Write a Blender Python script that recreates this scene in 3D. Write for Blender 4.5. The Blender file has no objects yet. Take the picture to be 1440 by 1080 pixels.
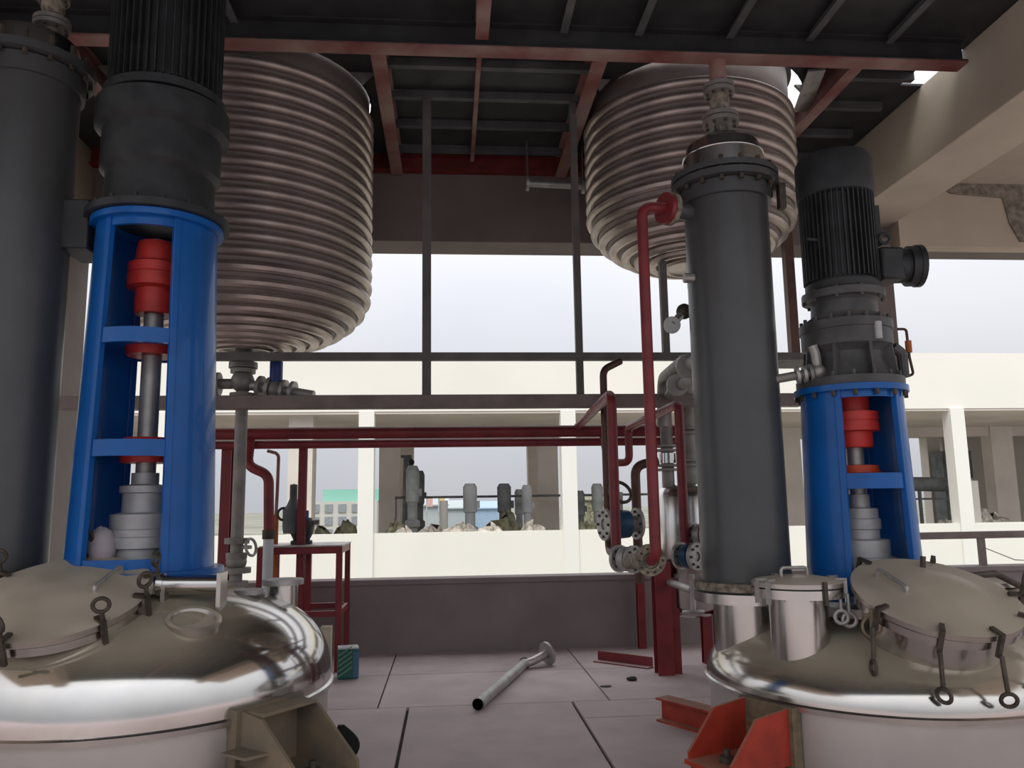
import bpy, math, random
from mathutils import Vector, Matrix
random.seed(7)
SC = bpy.context.scene
COL = SC.collection
PI = math.pi
R = math.radians

# ------------------------------------------------------------------ camera
FPX, EYE = 1120.0, 1.45
PITCH, YAW, ROLL = R(8.5), R(4.6), R(0.85)
cam_d = bpy.data.cameras.new('camera'); cam = bpy.data.objects.new('camera', cam_d); COL.objects.link(cam)
cam_d.sensor_width = 36.0; cam_d.lens = 36.0 * FPX / 1440.0; cam_d.clip_end = 2000
FW = Vector((math.sin(YAW) * math.cos(PITCH), math.cos(YAW) * math.cos(PITCH), math.sin(PITCH)))
RT0 = Vector((math.cos(YAW), -math.sin(YAW), 0)); UP0 = RT0.cross(FW)
RT = RT0 * math.cos(ROLL) - UP0 * math.sin(ROLL); UP = UP0 * math.cos(ROLL) + RT0 * math.sin(ROLL)
m3 = Matrix((RT, UP, -FW)).transposed()
cam.matrix_world = Matrix.Translation((0, 0, EYE)) @ m3.to_4x4()
SC.camera = cam
CAMLOC = Vector((0, 0, EYE))


def ray(px, py):
    return FW + RT * ((px - 720) / FPX) - UP * ((py - 540) / FPX)


def at(px, py, Y):
    """world point on the ray of a picture point, at depth Y"""
    d = ray(px, py)
    return CAMLOC + d * (Y / d.y)


def flr(px, py, z=0.0):
    d = ray(px, py)
    return CAMLOC + d * ((z - EYE) / d.z)


# ------------------------------------------------------------------ sky, sun, exposure
SC.view_settings.view_transform = 'Standard'; SC.view_settings.look = 'None'
SC.view_settings.gamma = 1.0; SC.view_settings.use_curve_mapping = False
SC.view_settings.exposure = 0.22
W = bpy.data.worlds.new('overcast_sky'); SC.world = W; W.use_nodes = True
nt = W.node_tree; nt.nodes.clear()
wo = nt.nodes.new('ShaderNodeOutputWorld'); bg = nt.nodes.new('ShaderNodeBackground')
tc = nt.nodes.new('ShaderNodeTexCoord'); nz = nt.nodes.new('ShaderNodeTexNoise'); rp = nt.nodes.new('ShaderNodeValToRGB')
nz.inputs['Scale'].default_value = 2.2; nz.inputs['Detail'].default_value = 4
rp.color_ramp.elements[0].position = 0.3; rp.color_ramp.elements[1].position = 0.7
rp.color_ramp.elements[0].color = (0.73, 0.75, 0.82, 1); rp.color_ramp.elements[1].color = (0.84, 0.845, 0.875, 1)
nt.links.new(tc.outputs['Generated'], nz.inputs['Vector']); nt.links.new(nz.outputs['Fac'], rp.inputs['Fac'])
nt.links.new(rp.outputs['Color'], bg.inputs['Color']); nt.links.new(bg.outputs['Background'], wo.inputs['Surface'])
# overcast sky: brightness rises from the horizon to the zenith (CIE overcast law)
sz = nt.nodes.new('ShaderNodeSeparateXYZ'); nt.links.new(tc.outputs['Generated'], sz.inputs['Vector'])
mk = nt.nodes.new('ShaderNodeMapRange'); mk.inputs['From Min'].default_value = 0.0; mk.inputs['From Max'].default_value = 1.0
mk.inputs['To Min'].default_value = 0.59; mk.inputs['To Max'].default_value = 2.16
nt.links.new(sz.outputs['Z'], mk.inputs['Value']); nt.links.new(mk.outputs['Result'], bg.inputs['Strength'])
sun_d = bpy.data.lights.new('sun', 'SUN'); sun = bpy.data.objects.new('sun', sun_d); COL.objects.link(sun)
sun_d.energy = 1.9; sun_d.angle = R(25); sun_d.color = (1, 0.96, 0.88)
sun.rotation_euler = (R(32), 0, R(-20))
sun.location = (0, -20, 30)

# ------------------------------------------------------------------ materials
MATS = {}


def mat(name, col, rough=0.6, metal=0.0, var=0.12, scale=6.0, bump=0.0, dust=0.0, dustcol=(0.30, 0.25, 0.19), col2=None,
        dust_up=0.6, streak=None, spec=0.4, dmask=None, dmin=0.45, tile=0.0, roughvar=0.0, coat=0.0):
    m = bpy.data.materials.new(name); m.use_nodes = True; MATS[name] = m
    n = m.node_tree.nodes; L = m.node_tree.links
    b = n['Principled BSDF']
    b.inputs['Roughness'].default_value = rough; b.inputs['Metallic'].default_value = metal
    b.inputs['Specular IOR Level'].default_value = spec
    b.inputs['Coat Weight'].default_value = coat
    t = n.new('ShaderNodeTexCoord'); mp = n.new('ShaderNodeMapping'); L.new(t.outputs['Object'], mp.inputs['Vector'])
    if streak: mp.inputs['Scale'].default_value = streak
    no = n.new('ShaderNodeTexNoise'); no.inputs['Scale'].default_value = scale; no.inputs['Detail'].default_value = 5
    L.new(mp.outputs['Vector'], no.inputs['Vector'])
    c2 = col2 or tuple(min(1, c * (1 + var * 1.6)) for c in col); c1 = tuple(c * (1 - var * 1.6) for c in col) if not col2 else col
    ra = n.new('ShaderNodeValToRGB'); ra.color_ramp.elements[0].position = 0.35; ra.color_ramp.elements[1].position = 0.65
    ra.color_ramp.elements[0].color = (*c1, 1); ra.color_ramp.elements[1].color = (*c2, 1)
    L.new(no.outputs['Fac'], ra.inputs['Fac'])
    out = ra.outputs['Color']
    if tile:
        oi = n.new('ShaderNodeObjectInfo'); mr = n.new('ShaderNodeMapRange')
        mr.inputs['To Min'].default_value = 1 - tile; mr.inputs['To Max'].default_value = 1 + tile
        L.new(oi.outputs['Random'], mr.inputs['Value'])
        mx = n.new('ShaderNodeMix'); mx.data_type = 'RGBA'; mx.blend_type = 'MULTIPLY'; mx.inputs['Factor'].default_value = 1
        L.new(out, mx.inputs['A']); L.new(mr.outputs['Result'], mx.inputs['B']); out = mx.outputs['Result']
    if roughvar:
        mr = n.new('ShaderNodeMapRange'); mr.inputs['To Min'].default_value = max(0.03, rough - roughvar); mr.inputs['To Max'].default_value = rough + roughvar
        L.new(no.outputs['Fac'], mr.inputs['Value']); L.new(mr.outputs['Result'], b.inputs['Roughness'])
    if dust > 0:
        g = n.new('ShaderNodeNewGeometry'); sx = n.new('ShaderNodeSeparateXYZ'); L.new(g.outputs['Normal'], sx.inputs['Vector'])
        m1 = n.new('ShaderNodeMapRange'); m1.inputs['From Min'].default_value = dust_up - 0.25; m1.inputs['From Max'].default_value = dust_up + 0.25
        L.new(sx.outputs['Z'], m1.inputs['Value'])
        n2 = n.new('ShaderNodeTexNoise'); n2.inputs['Scale'].default_value = 3.1; n2.inputs['Detail'].default_value = 6
        L.new(t.outputs['Object'], n2.inputs['Vector'])
        m2 = n.new('ShaderNodeMapRange'); m2.inputs['From Min'].default_value = 0.32; m2.inputs['From Max'].default_value = 0.6
        m2.inputs['To Min'].default_value = dust * dmin; m2.inputs['To Max'].default_value = dust
        L.new(n2.outputs['Fac'], m2.inputs['Value'])
        mm = n.new('ShaderNodeMath'); mm.operation = 'MULTIPLY'; L.new(m1.outputs['Result'], mm.inputs[0]); L.new(m2.outputs['Result'], mm.inputs[1])
        if dmask:   # dust lies only on one side of the thing
            so = n.new('ShaderNodeSeparateXYZ'); L.new(t.outputs['Object'], so.inputs['Vector'])
            m3_ = n.new('ShaderNodeMapRange'); m3_.inputs['From Min'].default_value = dmask[0]; m3_.inputs['From Max'].default_value = dmask[1]
            m3_.inputs['To Min'].default_value = 1; m3_.inputs['To Max'].default_value = 0.08; L.new(so.outputs['X'], m3_.inputs['Value'])
            m4_ = n.new('ShaderNodeMath'); m4_.operation = 'MULTIPLY'; L.new(mm.outputs[0], m4_.inputs[0]); L.new(m3_.outputs['Result'], m4_.inputs[1]); mm = m4_
        mx = n.new('ShaderNodeMix'); mx.data_type = 'RGBA'; L.new(mm.outputs[0], mx.inputs['Factor'])
        L.new(out, mx.inputs['A']); mx.inputs['B'].default_value = (*dustcol, 1); out = mx.outputs['Result']
        d = n.new('ShaderNodeBsdfDiffuse'); d.inputs['Color'].default_value = (*dustcol, 1)
        ms = n.new('ShaderNodeMixShader'); L.new(mm.outputs[0], ms.inputs['Fac'])
        L.new(b.outputs['BSDF'], ms.inputs[1]); L.new(d.outputs['BSDF'], ms.inputs[2])
        L.new(ms.outputs['Shader'], n['Material Output'].inputs['Surface'])
    L.new(out, b.inputs['Base Color'])
    if bump:
        bp = n.new('ShaderNodeBump'); bp.inputs['Strength'].default_value = bump; bp.inputs['Distance'].default_value = 0.02
        L.new(no.outputs['Fac'], bp.inputs['Height']); L.new(bp.outputs['Normal'], b.inputs['Normal'])
    return m


mat('floor', (0.46, 0.375, 0.37), 0.75, var=0.05, scale=3.0, bump=0.05, tile=0.05)
mat('grout', (0.07, 0.065, 0.062), 0.9, var=0.2)
mat('parapet', (0.24, 0.20, 0.195), 0.85, var=0.06, scale=2.0, bump=0.05)
mat('concrete', (0.50, 0.43, 0.34), 0.9, var=0.06, scale=1.3, bump=0.05)
mat('concrete_patch', (0.23, 0.205, 0.165), 0.95, var=0.22, scale=14, bump=0.4)
mat('concrete_brown', (0.20, 0.165, 0.15), 0.9, var=0.05, scale=2.0, bump=0.04)
mat('deck', (0.032, 0.033, 0.034), 0.6, var=0.15, scale=4)
mat('deck_rib', (0.085, 0.088, 0.09), 0.6, var=0.15, scale=4)
mat('primer', (0.17, 0.022, 0.020), 0.55, var=0.15, scale=5)
mat('primer_dusty', (0.17, 0.035, 0.032), 0.7, scale=1.7, col2=(0.33, 0.225, 0.19))
mat('red_paint', (0.185, 0.022, 0.027), 0.45, var=0.12, scale=6, dust=0.75, dustcol=(0.45, 0.36, 0.34), dust_up=0.75)
mat('lug_red', (0.33, 0.035, 0.018), 0.5, var=0.15, scale=7, dust=0.6, dustcol=(0.32, 0.2, 0.14), dust_up=0.7)
mat('lug_brown', (0.24, 0.18, 0.115), 0.6, metal=0.2, scale=6, col2=(0.16, 0.14, 0.11))
mat('weld_rust', (0.20, 0.145, 0.085), 0.8, scale=22, col2=(0.13, 0.10, 0.065), bump=0.5)
mat('coupling_red', (0.50, 0.035, 0.028), 0.45, var=0.12)
mat('bearing_orange', (0.52, 0.07, 0.025), 0.5, var=0.15)
mat('blue', (0.003, 0.10, 0.37), 0.36, var=0.06, scale=5, spec=0.3, coat=0.2)
mat('motor', (0.030, 0.032, 0.034), 0.5, var=0.15, scale=8, dust=0.4, dustcol=(0.16, 0.14, 0.12), dust_up=0.8)
mat('gearbox', (0.075, 0.075, 0.075), 0.5, var=0.15, scale=8, dust=0.5, dustcol=(0.25, 0.22, 0.19), dust_up=0.8)
mat('column_wrap', (0.062, 0.064, 0.066), 0.36, var=0.06, scale=3, spec=0.5)
mat('black', (0.012, 0.012, 0.013), 0.5)
mat('stainless', (0.56, 0.545, 0.52), 0.22, metal=1.0, var=0.05, scale=3, roughvar=0.06)
mat('stainless_dusty', (0.56, 0.54, 0.505), 0.16, metal=1.0, var=0.05, scale=2.5, roughvar=0.06, dust=0.95, dustcol=(0.40, 0.35, 0.265), dust_up=0.70, dmin=0.8)
mat('stainless_mirror', (0.60, 0.585, 0.56), 0.12, metal=1.0, var=0.05, scale=2.5, roughvar=0.05, dust=0.95, dustcol=(0.40, 0.35, 0.265), dust_up=0.66, dmin=0.75, dmask=(0.42, 0.72))
mat('stainless_matte', (0.50, 0.47, 0.445), 0.42, metal=0.75, var=0.05, scale=2)
mat('lid_dusty', (0.50, 0.47, 0.43), 0.3, metal=1.0, var=0.06, scale=4, dust=0.97, dustcol=(0.47, 0.41, 0.325), dust_up=0.6, dmin=0.7)
mat('iron_dark', (0.085, 0.07, 0.055), 0.6, metal=0.5, var=0.2, scale=14)
mat('galv', (0.40, 0.385, 0.365), 0.5, metal=0.6, var=0.1, scale=8)
mat('pipe_grey', (0.24, 0.225, 0.205), 0.55, metal=0.4, var=0.12, scale=7)
mat('seal_grey', (0.42, 0.42, 0.42), 0.5, metal=0.3, var=0.1)
mat('coil', (0.40, 0.335, 0.30), 0.40, metal=0.75, var=0.16, scale=3, streak=(1, 1, 3), dust=0.5, dustcol=(0.36, 0.31, 0.26), dust_up=0.7)
mat('coil_shell', (0.235, 0.20, 0.185), 0.6, metal=0.35, var=0.1, scale=3)
mat('flange_grimy', (0.21, 0.18, 0.135), 0.75, var=0.3, scale=25, bump=0.3)
mat('frame_steel', (0.12, 0.11, 0.10), 0.6, var=0.1, scale=6)
mat('beam_brown', (0.19, 0.155, 0.14), 0.6, var=0.1, scale=5)
mat('valve_blue', (0.012, 0.05, 0.10), 0.4)
mat('handle_blue', (0.01, 0.035, 0.17), 0.4)
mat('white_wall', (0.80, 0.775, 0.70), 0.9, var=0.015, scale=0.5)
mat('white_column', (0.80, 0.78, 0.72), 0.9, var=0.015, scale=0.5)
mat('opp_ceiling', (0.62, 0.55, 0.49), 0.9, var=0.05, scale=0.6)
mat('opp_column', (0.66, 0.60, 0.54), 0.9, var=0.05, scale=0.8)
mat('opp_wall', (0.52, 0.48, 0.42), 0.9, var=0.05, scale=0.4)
mat('far_grey', (0.55, 0.57, 0.58), 0.8, var=0.1, scale=1)
mat('far_dark', (0.13, 0.14, 0.14), 0.7, var=0.2, scale=3)
mat('far_mid', (0.36, 0.375, 0.375), 0.7, var=0.15, scale=3)
mat('far_blue', (0.30, 0.40, 0.52), 0.7, var=0.05)
mat('far_shed', (0.40, 0.44, 0.46), 0.8, var=0.08, scale=0.2)
mat('green_roof', (0.24, 0.50, 0.41), 0.7, var=0.04, scale=0.1)
mat('apartment', (0.52, 0.51, 0.47), 0.9, var=0.03, scale=0.2)
mat('far_window', (0.25, 0.27, 0.29), 0.5, var=0.1)
mat('ground', (0.20, 0.20, 0.16), 0.95, var=0.2, scale=0.06)
mat('bush', (0.19, 0.18, 0.12), 0.9, var=0.35, scale=5, bump=0.6)
mat('rubble', (0.50, 0.46, 0.40), 0.95, var=0.3, scale=6, bump=0.4)
mat('can_green', (0.02, 0.12, 0.11), 0.4)
mat('can_white', (0.60, 0.62, 0.62), 0.4)
mat('can_stripe', (0.20, 0.36, 0.18), 0.4)
mat('can_blue', (0.06, 0.14, 0.24), 0.4)
mat('orange_dull', (0.22, 0.10, 0.07), 0.7, var=0.2)
mat('orange', (0.45, 0.12, 0.03), 0.6)
mat('far_pink', (0.6, 0.36, 0.34), 0.7)
mat('yellow', (0.6, 0.48, 0.22), 0.7)
mat('beige_block', (0.42, 0.36, 0.28), 0.85)
mat('copper', (0.10, 0.055, 0.042), 0.5, metal=0.5)
mat('lilac_bag', (0.44, 0.39, 0.42), 0.7, var=0.06)


# ------------------------------------------------------------------ mesh helpers
def V(*a):
    return Vector(a[0]) if len(a) == 1 else Vector(a)


def frame_z(d):
    d = Vector(d).normalized()
    a = Vector((0, 0, 1)) if abs(d.z) < 0.95 else Vector((1, 0, 0))
    x = a.cross(d).normalized()
    return x, d.cross(x), d


def fillet(pts, rad, n=6):
    pts = [Vector(p) for p in pts]
    out = [pts[0]]
    for i in range(1, len(pts) - 1):
        a, b, c = pts[i - 1], pts[i], pts[i + 1]
        u, v = (a - b), (c - b)
        if u.length < 1e-6 or v.length < 1e-6: continue
        ang = u.angle(v)
        if ang > 3.1: out.append(b); continue
        t = min(rad / math.tan(ang / 2), 0.45 * min(u.length, v.length))
        p0, p1 = b + u.normalized() * t, b + v.normalized() * t
        for k in range(n + 1):
            s = k / n
            out.append(p0 * (1 - s) ** 2 + b * 2 * s * (1 - s) + p1 * s * s)
    out.append(pts[-1])
    return out


class MB:
    def __init__(self):
        self.v, self.f = [], []

    def add(self, vs, fs):
        o = len(self.v); self.v += [Vector(p) for p in vs]; self.f += [tuple(i + o for i in f) for f in fs]; return self

    def hexa(self, p):   # 8 points: bottom 4, top 4
        return self.add(p, [(3, 2, 1, 0), (4, 5, 6, 7), (0, 1, 5, 4), (1, 2, 6, 5), (2, 3, 7, 6), (3, 0, 4, 7)])

    def box(self, x0, x1, y0, y1, z0, z1):
        return self.hexa([(x0, y0, z0), (x1, y0, z0), (x1, y1, z0), (x0, y1, z0), (x0, y0, z1), (x1, y0, z1), (x1, y1, z1), (x0, y1, z1)])

    def cbox(self, c, s, rz=0):
        c = Vector(c); M = Matrix.Rotation(rz, 3, 'Z'); h = Vector(s) / 2
        P = [c + M @ Vector((a * h.x, b * h.y, e * h.z)) for e in (-1, 1) for a, b in ((-1, -1), (1, -1), (1, 1), (-1, 1))]
        return self.hexa(P)

    def bar(self, p0, p1, w, h, upv=(0, 0, 1)):
        p0, p1 = Vector(p0), Vector(p1); d = (p1 - p0).normalized(); u = Vector(upv)
        s = d.cross(u).normalized(); u = s.cross(d).normalized()
        P = []
        for p in (p0, p1):
            P += [p - s * w / 2 - u * h / 2, p + s * w / 2 - u * h / 2, p + s * w / 2 + u * h / 2, p - s * w / 2 + u * h / 2]
        return self.hexa(P)

    def lathe(self, prof, c=(0, 0, 0), axis=(0, 0, 1), n=32, a0=0.0, a1=2 * PI, closed_prof=False):
        x, y, z = frame_z(axis)
        if tuple(axis) == (0, 0, 1): x, y, z = Vector((1, 0, 0)), Vector((0, 1, 0)), Vector((0, 0, 1))
        c = Vector(c); full = abs(a1 - a0 - 2 * PI) < 1e-6; m = n if full else n + 1
        vs, fs = [], []
        for r, h in prof:
            for i in range(m):
                a = a0 + (a1 - a0) * i / n
                vs.append(c + x * (r * math.cos(a)) + y * (r * math.sin(a)) + z * h)
        k = len(prof)
        for j in range(k if closed_prof else k - 1):
            j2 = (j + 1) % k
            for i in range(n):
                i2 = (i + 1) % m
                fs.append((j * m + i, j * m + i2, j2 * m + i2, j2 * m + i))
        if not full and closed_prof:
            fs.append(tuple(j * m for j in range(k))[::-1]); fs.append(tuple(j * m + n for j in range(k)))
        if full and not closed_prof:
            if prof[0][0] > 1e-4: fs.append(tuple(range(m))[::-1])
            if prof[-1][0] > 1e-4: fs.append(tuple(range((k - 1) * m, k * m)))
        return self.add(vs, fs)

    def cyl(self, p0, p1, r0, r1=None, n=24):
        p0, p1 = Vector(p0), Vector(p1); r1 = r0 if r1 is None else r1
        return self.lathe([(r0, 0), (r1, (p1 - p0).length)], p0, (p1 - p0).normalized(), n)

    def disc(self, c, axis, r, t, n=28):
        a = Vector(axis).normalized(); c = Vector(c)
        return self.cyl(c - a * t / 2, c + a * t / 2, r, n=n)

    def tube(self, pts, r, n=14, rad=0.0, hollow=False):
        pts = fillet(pts, rad) if rad else [Vector(p) for p in pts]
        vs, fs = [], []
        prev = None
        for i, p in enumerate(pts):
            d = (pts[min(i + 1, len(pts) - 1)] - pts[max(i - 1, 0)]).normalized()
            if prev is None: x, y, _ = frame_z(d)
            else:
                x = (prev - d * prev.dot(d)).normalized(); y = d.cross(x)
            prev = x
            for k in range(n):
                a = 2 * PI * k / n
                vs.append(p + x * (r * math.cos(a)) + y * (r * math.sin(a)))
        for i in range(len(pts) - 1):
            for k in range(n):
                k2 = (k + 1) % n
                fs.append((i * n + k, i * n + k2, (i + 1) * n + k2, (i + 1) * n + k))
        if not hollow:
            fs.append(tuple(range(n))[::-1]); fs.append(tuple(range((len(pts) - 1) * n, len(pts) * n)))
        return self.add(vs, fs)

    def torus(self, c, axis, RR, r, n=32, m=10, a0=0, a1=2 * PI):
        return self.lathe([(RR + r * math.cos(2 * PI * k / m), r * math.sin(2 * PI * k / m)) for k in range(m)], c, axis, n, a0, a1, True)

    def prism(self, poly, ext):
        ext = Vector(ext); n = len(poly); P = [Vector(p) for p in poly]
        nrm = sum(((P[i] - P[0]).cross(P[(i + 1) % n] - P[0]) for i in range(1, n)), Vector())
        if nrm.dot(ext) < 0: P = P[::-1]
        vs = P + [p + ext for p in P]
        fs = [tuple(range(n))[::-1], tuple(range(n, 2 * n))] + [(i, (i + 1) % n, (i + 1) % n + n, i + n) for i in range(n)]
        return self.add(vs, fs)

    def ball(self, c, r, sc=(1, 1, 1), n=16, m=10):
        c = Vector(c); vs, fs = [], []
        for j in range(m + 1):
            t = PI * j / m
            for i in range(n):
                a = 2 * PI * i / n
                vs.append(c + Vector((r * sc[0] * math.sin(t) * math.cos(a), r * sc[1] * math.sin(t) * math.sin(a), -r * sc[2] * math.cos(t))))
        for j in range(m):
            for i in range(n):
                fs.append((j * n + i, j * n + (i + 1) % n, (j + 1) * n + (i + 1) % n, (j + 1) * n + i))
        return self.add(vs, fs)

    def bolts(self, c, axis, RR, r, h, n, a0=0.0):
        x, y, z = frame_z(axis)
        for k in range(n):
            a = a0 + 2 * PI * k / n
            p = Vector(c) + x * RR * math.cos(a) + y * RR * math.sin(a)
            self.cyl(p - z * h / 2, p + z * h / 2, r, n=6)
        return self

    def rock(self, c, s, seed=0, n=8, m=6, lo=0.75, hi=1.2):
        rnd = random.Random(seed); o = len(self.v); self.ball(c, 1, s, n, m)
        c = Vector(c)
        for i in range(o, len(self.v)):
            self.v[i] = c + (self.v[i] - c) * rnd.uniform(lo, hi)
        return self

    def build(self, name, material, parent=None, label=None, cat=None, group=None, kind=None, smooth=True, bev=0.0, angle=35):
        if parent is not None: org = ORG[parent.name]
        else:
            xs = [p.x for p in self.v]; ys = [p.y for p in self.v]; zs = [p.z for p in self.v]
            org = Vector(((min(xs) + max(xs)) / 2, (min(ys) + max(ys)) / 2, min(zs)))
        me = bpy.data.meshes.new(name)
        me.from_pydata([tuple(p - org) for p in self.v], [], self.f); me.materials.append(MATS[material])
        if smooth:
            me.shade_smooth(); me.set_sharp_from_angle(angle=R(angle))
        me.update()
        o = bpy.data.objects.new(name, me); COL.objects.link(o)
        if parent is not None: o.parent = parent
        else: o.location = org
        ORG[o.name] = org
        if bev:
            b = o.modifiers.new('edge', 'BEVEL'); b.width = bev; b.segments = 2; b.limit_method = 'ANGLE'; b.harden_normals = False
        tag(o, label, cat, group, kind)
        return o


ORG = {}


def tag(o, label=None, cat=None, group=None, kind=None):
    if label: o['label'] = label
    if cat: o['category'] = cat
    if group: o['group'] = group
    if kind: o['kind'] = kind
    return o


def thing(name, loc, label, cat, group=None):
    o = bpy.data.objects.new(name, None); COL.objects.link(o); o.location = loc; o.empty_display_size = 0.2
    ORG[o.name] = Vector(loc)
    return tag(o, label, cat, group)


def inst(me, name, parent, loc, rot=(0, 0, 0), kind=None):
    """another piece that shares a mesh; loc in world coordinates"""
    o = bpy.data.objects.new(name, me); COL.objects.link(o); o.parent = parent
    o.location = Vector(loc) - ORG[parent.name]; o.rotation_euler = rot
    ORG[o.name] = ORG[parent.name]
    if kind: o['kind'] = kind
    return o


def raw_mesh(mb, name, material, smooth=True, angle=35):
    me = bpy.data.meshes.new(name); me.from_pydata([tuple(p) for p in mb.v], [], mb.f); me.materials.append(MATS[material])
    if smooth: me.shade_smooth(); me.set_sharp_from_angle(angle=R(angle))
    me.update(); return me


def ibeam(mb, p0, p1, w, h, t=0.012, upv=(0, 0, 1)):
    p0, p1 = Vector(p0), Vector(p1); d = (p1 - p0).normalized(); u = Vector(upv); s = d.cross(u).normalized(); u = s.cross(d)
    mb.bar(p0 + u * (h / 2 - t / 2), p1 + u * (h / 2 - t / 2), w, t, upv)
    mb.bar(p0 - u * (h / 2 - t / 2), p1 - u * (h / 2 - t / 2), w, t, upv)
    mb.bar(p0, p1, t, h - 2 * t, upv)
    return mb


# =================================================================== SETTING
# floor of the hall: screed slabs with recessed joints
fl = MB().box(-12, 14, -6, 8.55, -0.35, -0.03).build('floor', 'grout', kind='structure', label='grey pink concrete floor of the process hall')
GAP = 0.011
slabs = []
for xs, ys in (((-12, -7, -4.2, -2.2, -0.30, 0.90), (-6, -3, 0.5, 3.2, 6.09)), ((0.90, 2.6, 4.4, 8, 14), (-6, -3, 0.5, 3.2, 5.63)),
               ((0.90, 2.6, 4.4, 8, 14), (5.63, 6.09)), ((-12, -7, -4.2, -2.4, -0.52, 1.18, 3.1, 5.0, 8, 14), (6.09, 7.22, 8.55))):
    for i in range(len(xs) - 1):
        for j in range(len(ys) - 1):
            slabs.append((xs[i], xs[i + 1], ys[j], ys[j + 1]))
for (x0, x1, y0, y1) in slabs:
    g = GAP if y1 < 6.2 else GAP * 0.55
    MB().box(x0 + g, x1 - g, y0 + GAP * 0.5, y1 - GAP * 0.5, -0.03, 0.0).build('floor_slab', 'floor', fl, smooth=False, bev=0.004)

# parapet along the open edge, with coping
wb = MB().box(-12, 14, 8.22, 8.42, -0.35, 0.66).build('wall_back', 'parapet', kind='structure', label='low brown concrete parapet along the open edge')
MB().box(-12, 14, 8.19, 8.45, 0.66, 0.715).build('coping', 'parapet', wb, smooth=False, bev=0.008)

# concrete frame of the hall
DZ = 5.12
MB().box(-7.2, 8.6, 8.15, 8.60, 4.20, 5.05).build('edge_beam', 'concrete_brown', kind='structure', label='brown concrete edge beam above the open side', smooth=False, bev=0.01)
MB().box(4.26, 4.88, -0.6, 8.15, 4.42, DZ).build('concrete_beam', 'concrete', kind='structure', label='beige concrete beam beside the geared motor', smooth=False, bev=0.01)
MB().box(-4.3, -3.66, -0.6, 8.15, 4.20, DZ).build('concrete_beam', 'concrete', kind='structure', label='beige concrete beam above the dark column', smooth=False, bev=0.01)
cs = MB().box(4.88, 8.6, -0.6, 8.15, 4.86, 5.05).build('ceiling_slab', 'concrete', kind='structure', label='beige plastered ceiling slab of the side bay')
MB().box(-7.2, -4.3, -0.6, 8.15, 4.86, 5.05).build('ceiling_slab', 'concrete', kind='structure', label='beige ceiling slab beyond the dark column')
MB().box(4.88, 8.6, 7.95, 8.15, 4.145, 4.86).build('ceiling_beam', 'concrete', kind='structure', label='beige plastered drop beam over the railing', smooth=False)
# rough unplastered patch on the plaster
pt = MB()
pt.prism([(5.35, 7.945, 4.86), (5.5, 7.945, 4.74), (6.1, 7.945, 4.70), (6.15, 7.945, 4.40), (6.25, 7.945, 4.2), (7.6, 7.945, 4.2), (7.6, 7.945, 4.86)], (0, -0.012, 0))
pt.build('plaster_patch', 'concrete_patch', cs, label='rough bare concrete patch')
for x0, x1 in ((-4.35, -3.80), (4.25, 4.80)):
    MB().box(x0, x1, 8.0, 8.5, 0, 4.25).build('concrete_column', 'concrete_brown', kind='structure', label='brown concrete column carrying the edge beam ' + ('near the dark column' if x0 < 0 else 'behind the geared motor'), smooth=False, bev=0.01)

# steel deck overhead
ce = MB().box(-3.85, 4.12, -0.6, 5.70, DZ, DZ + 0.02).build('ceiling', 'deck', kind='structure', label='dark steel plate deck on beams overhead')
TANKL, TANKR = (-1.77, 6.95), (2.25, 6.95)


def plate_hole(x0, x1, y0, y1, c, r, z0, z1, n=48):
    mb = MB(); vs = []
    for zz in (z0, z1):
        for i in range(n):
            a = 2 * PI * (i + 0.5) / n; d = (math.cos(a), math.sin(a))
            vs.append((c[0] + r * d[0], c[1] + r * d[1], zz))
        for i in range(n):
            a = 2 * PI * (i + 0.5) / n; d = (math.cos(a), math.sin(a))
            tx = ((x1 if d[0] > 0 else x0) - c[0]) / d[0] if abs(d[0]) > 1e-6 else 1e9
            ty = ((y1 if d[1] > 0 else y0) - c[1]) / d[1] if abs(d[1]) > 1e-6 else 1e9
            t = min(tx, ty)
            vs.append((c[0] + t * d[0], c[1] + t * d[1], zz))
    fs = []
    for i in range(n):
        j = (i + 1) % n
        fs += [(i, n + i, n + j, j)[::-1], (2 * n + i, 3 * n + i, 3 * n + j, 2 * n + j), (i, j, 2 * n + j, 2 * n + i), (n + i, 3 * n + i, 3 * n + j, n + j)]
    return mb.add(vs, fs)


for (x0, x1) in ((-3.85, -2.93), (-0.52, 0.22), (0.22, 1.19), (3.33, 4.06)):
    MB().box(x0, x1, 5.75, 8.15, DZ, DZ + 0.02).build('deck_plate', 'deck', ce, smooth=False)
plate_hole(-2.93, -0.52, 5.75, 8.15, TANKL, 1.06, DZ, DZ + 0.02).build('deck_plate', 'deck', ce, smooth=False)
plate_hole(1.19, 3.33, 5.75, 8.15, (2.32, 6.94), 0.985, DZ, DZ + 0.02).build('deck_plate', 'deck', ce, smooth=False)
MB().box(4.12, 4.50, -0.6, 5.82, DZ, DZ + 0.02).build('deck_plate', 'deck', ce, smooth=False)
MB().box(4.06, 4.50, 6.40, 8.15, DZ, DZ + 0.02).build('deck_plate', 'deck', ce, smooth=False)
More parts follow.
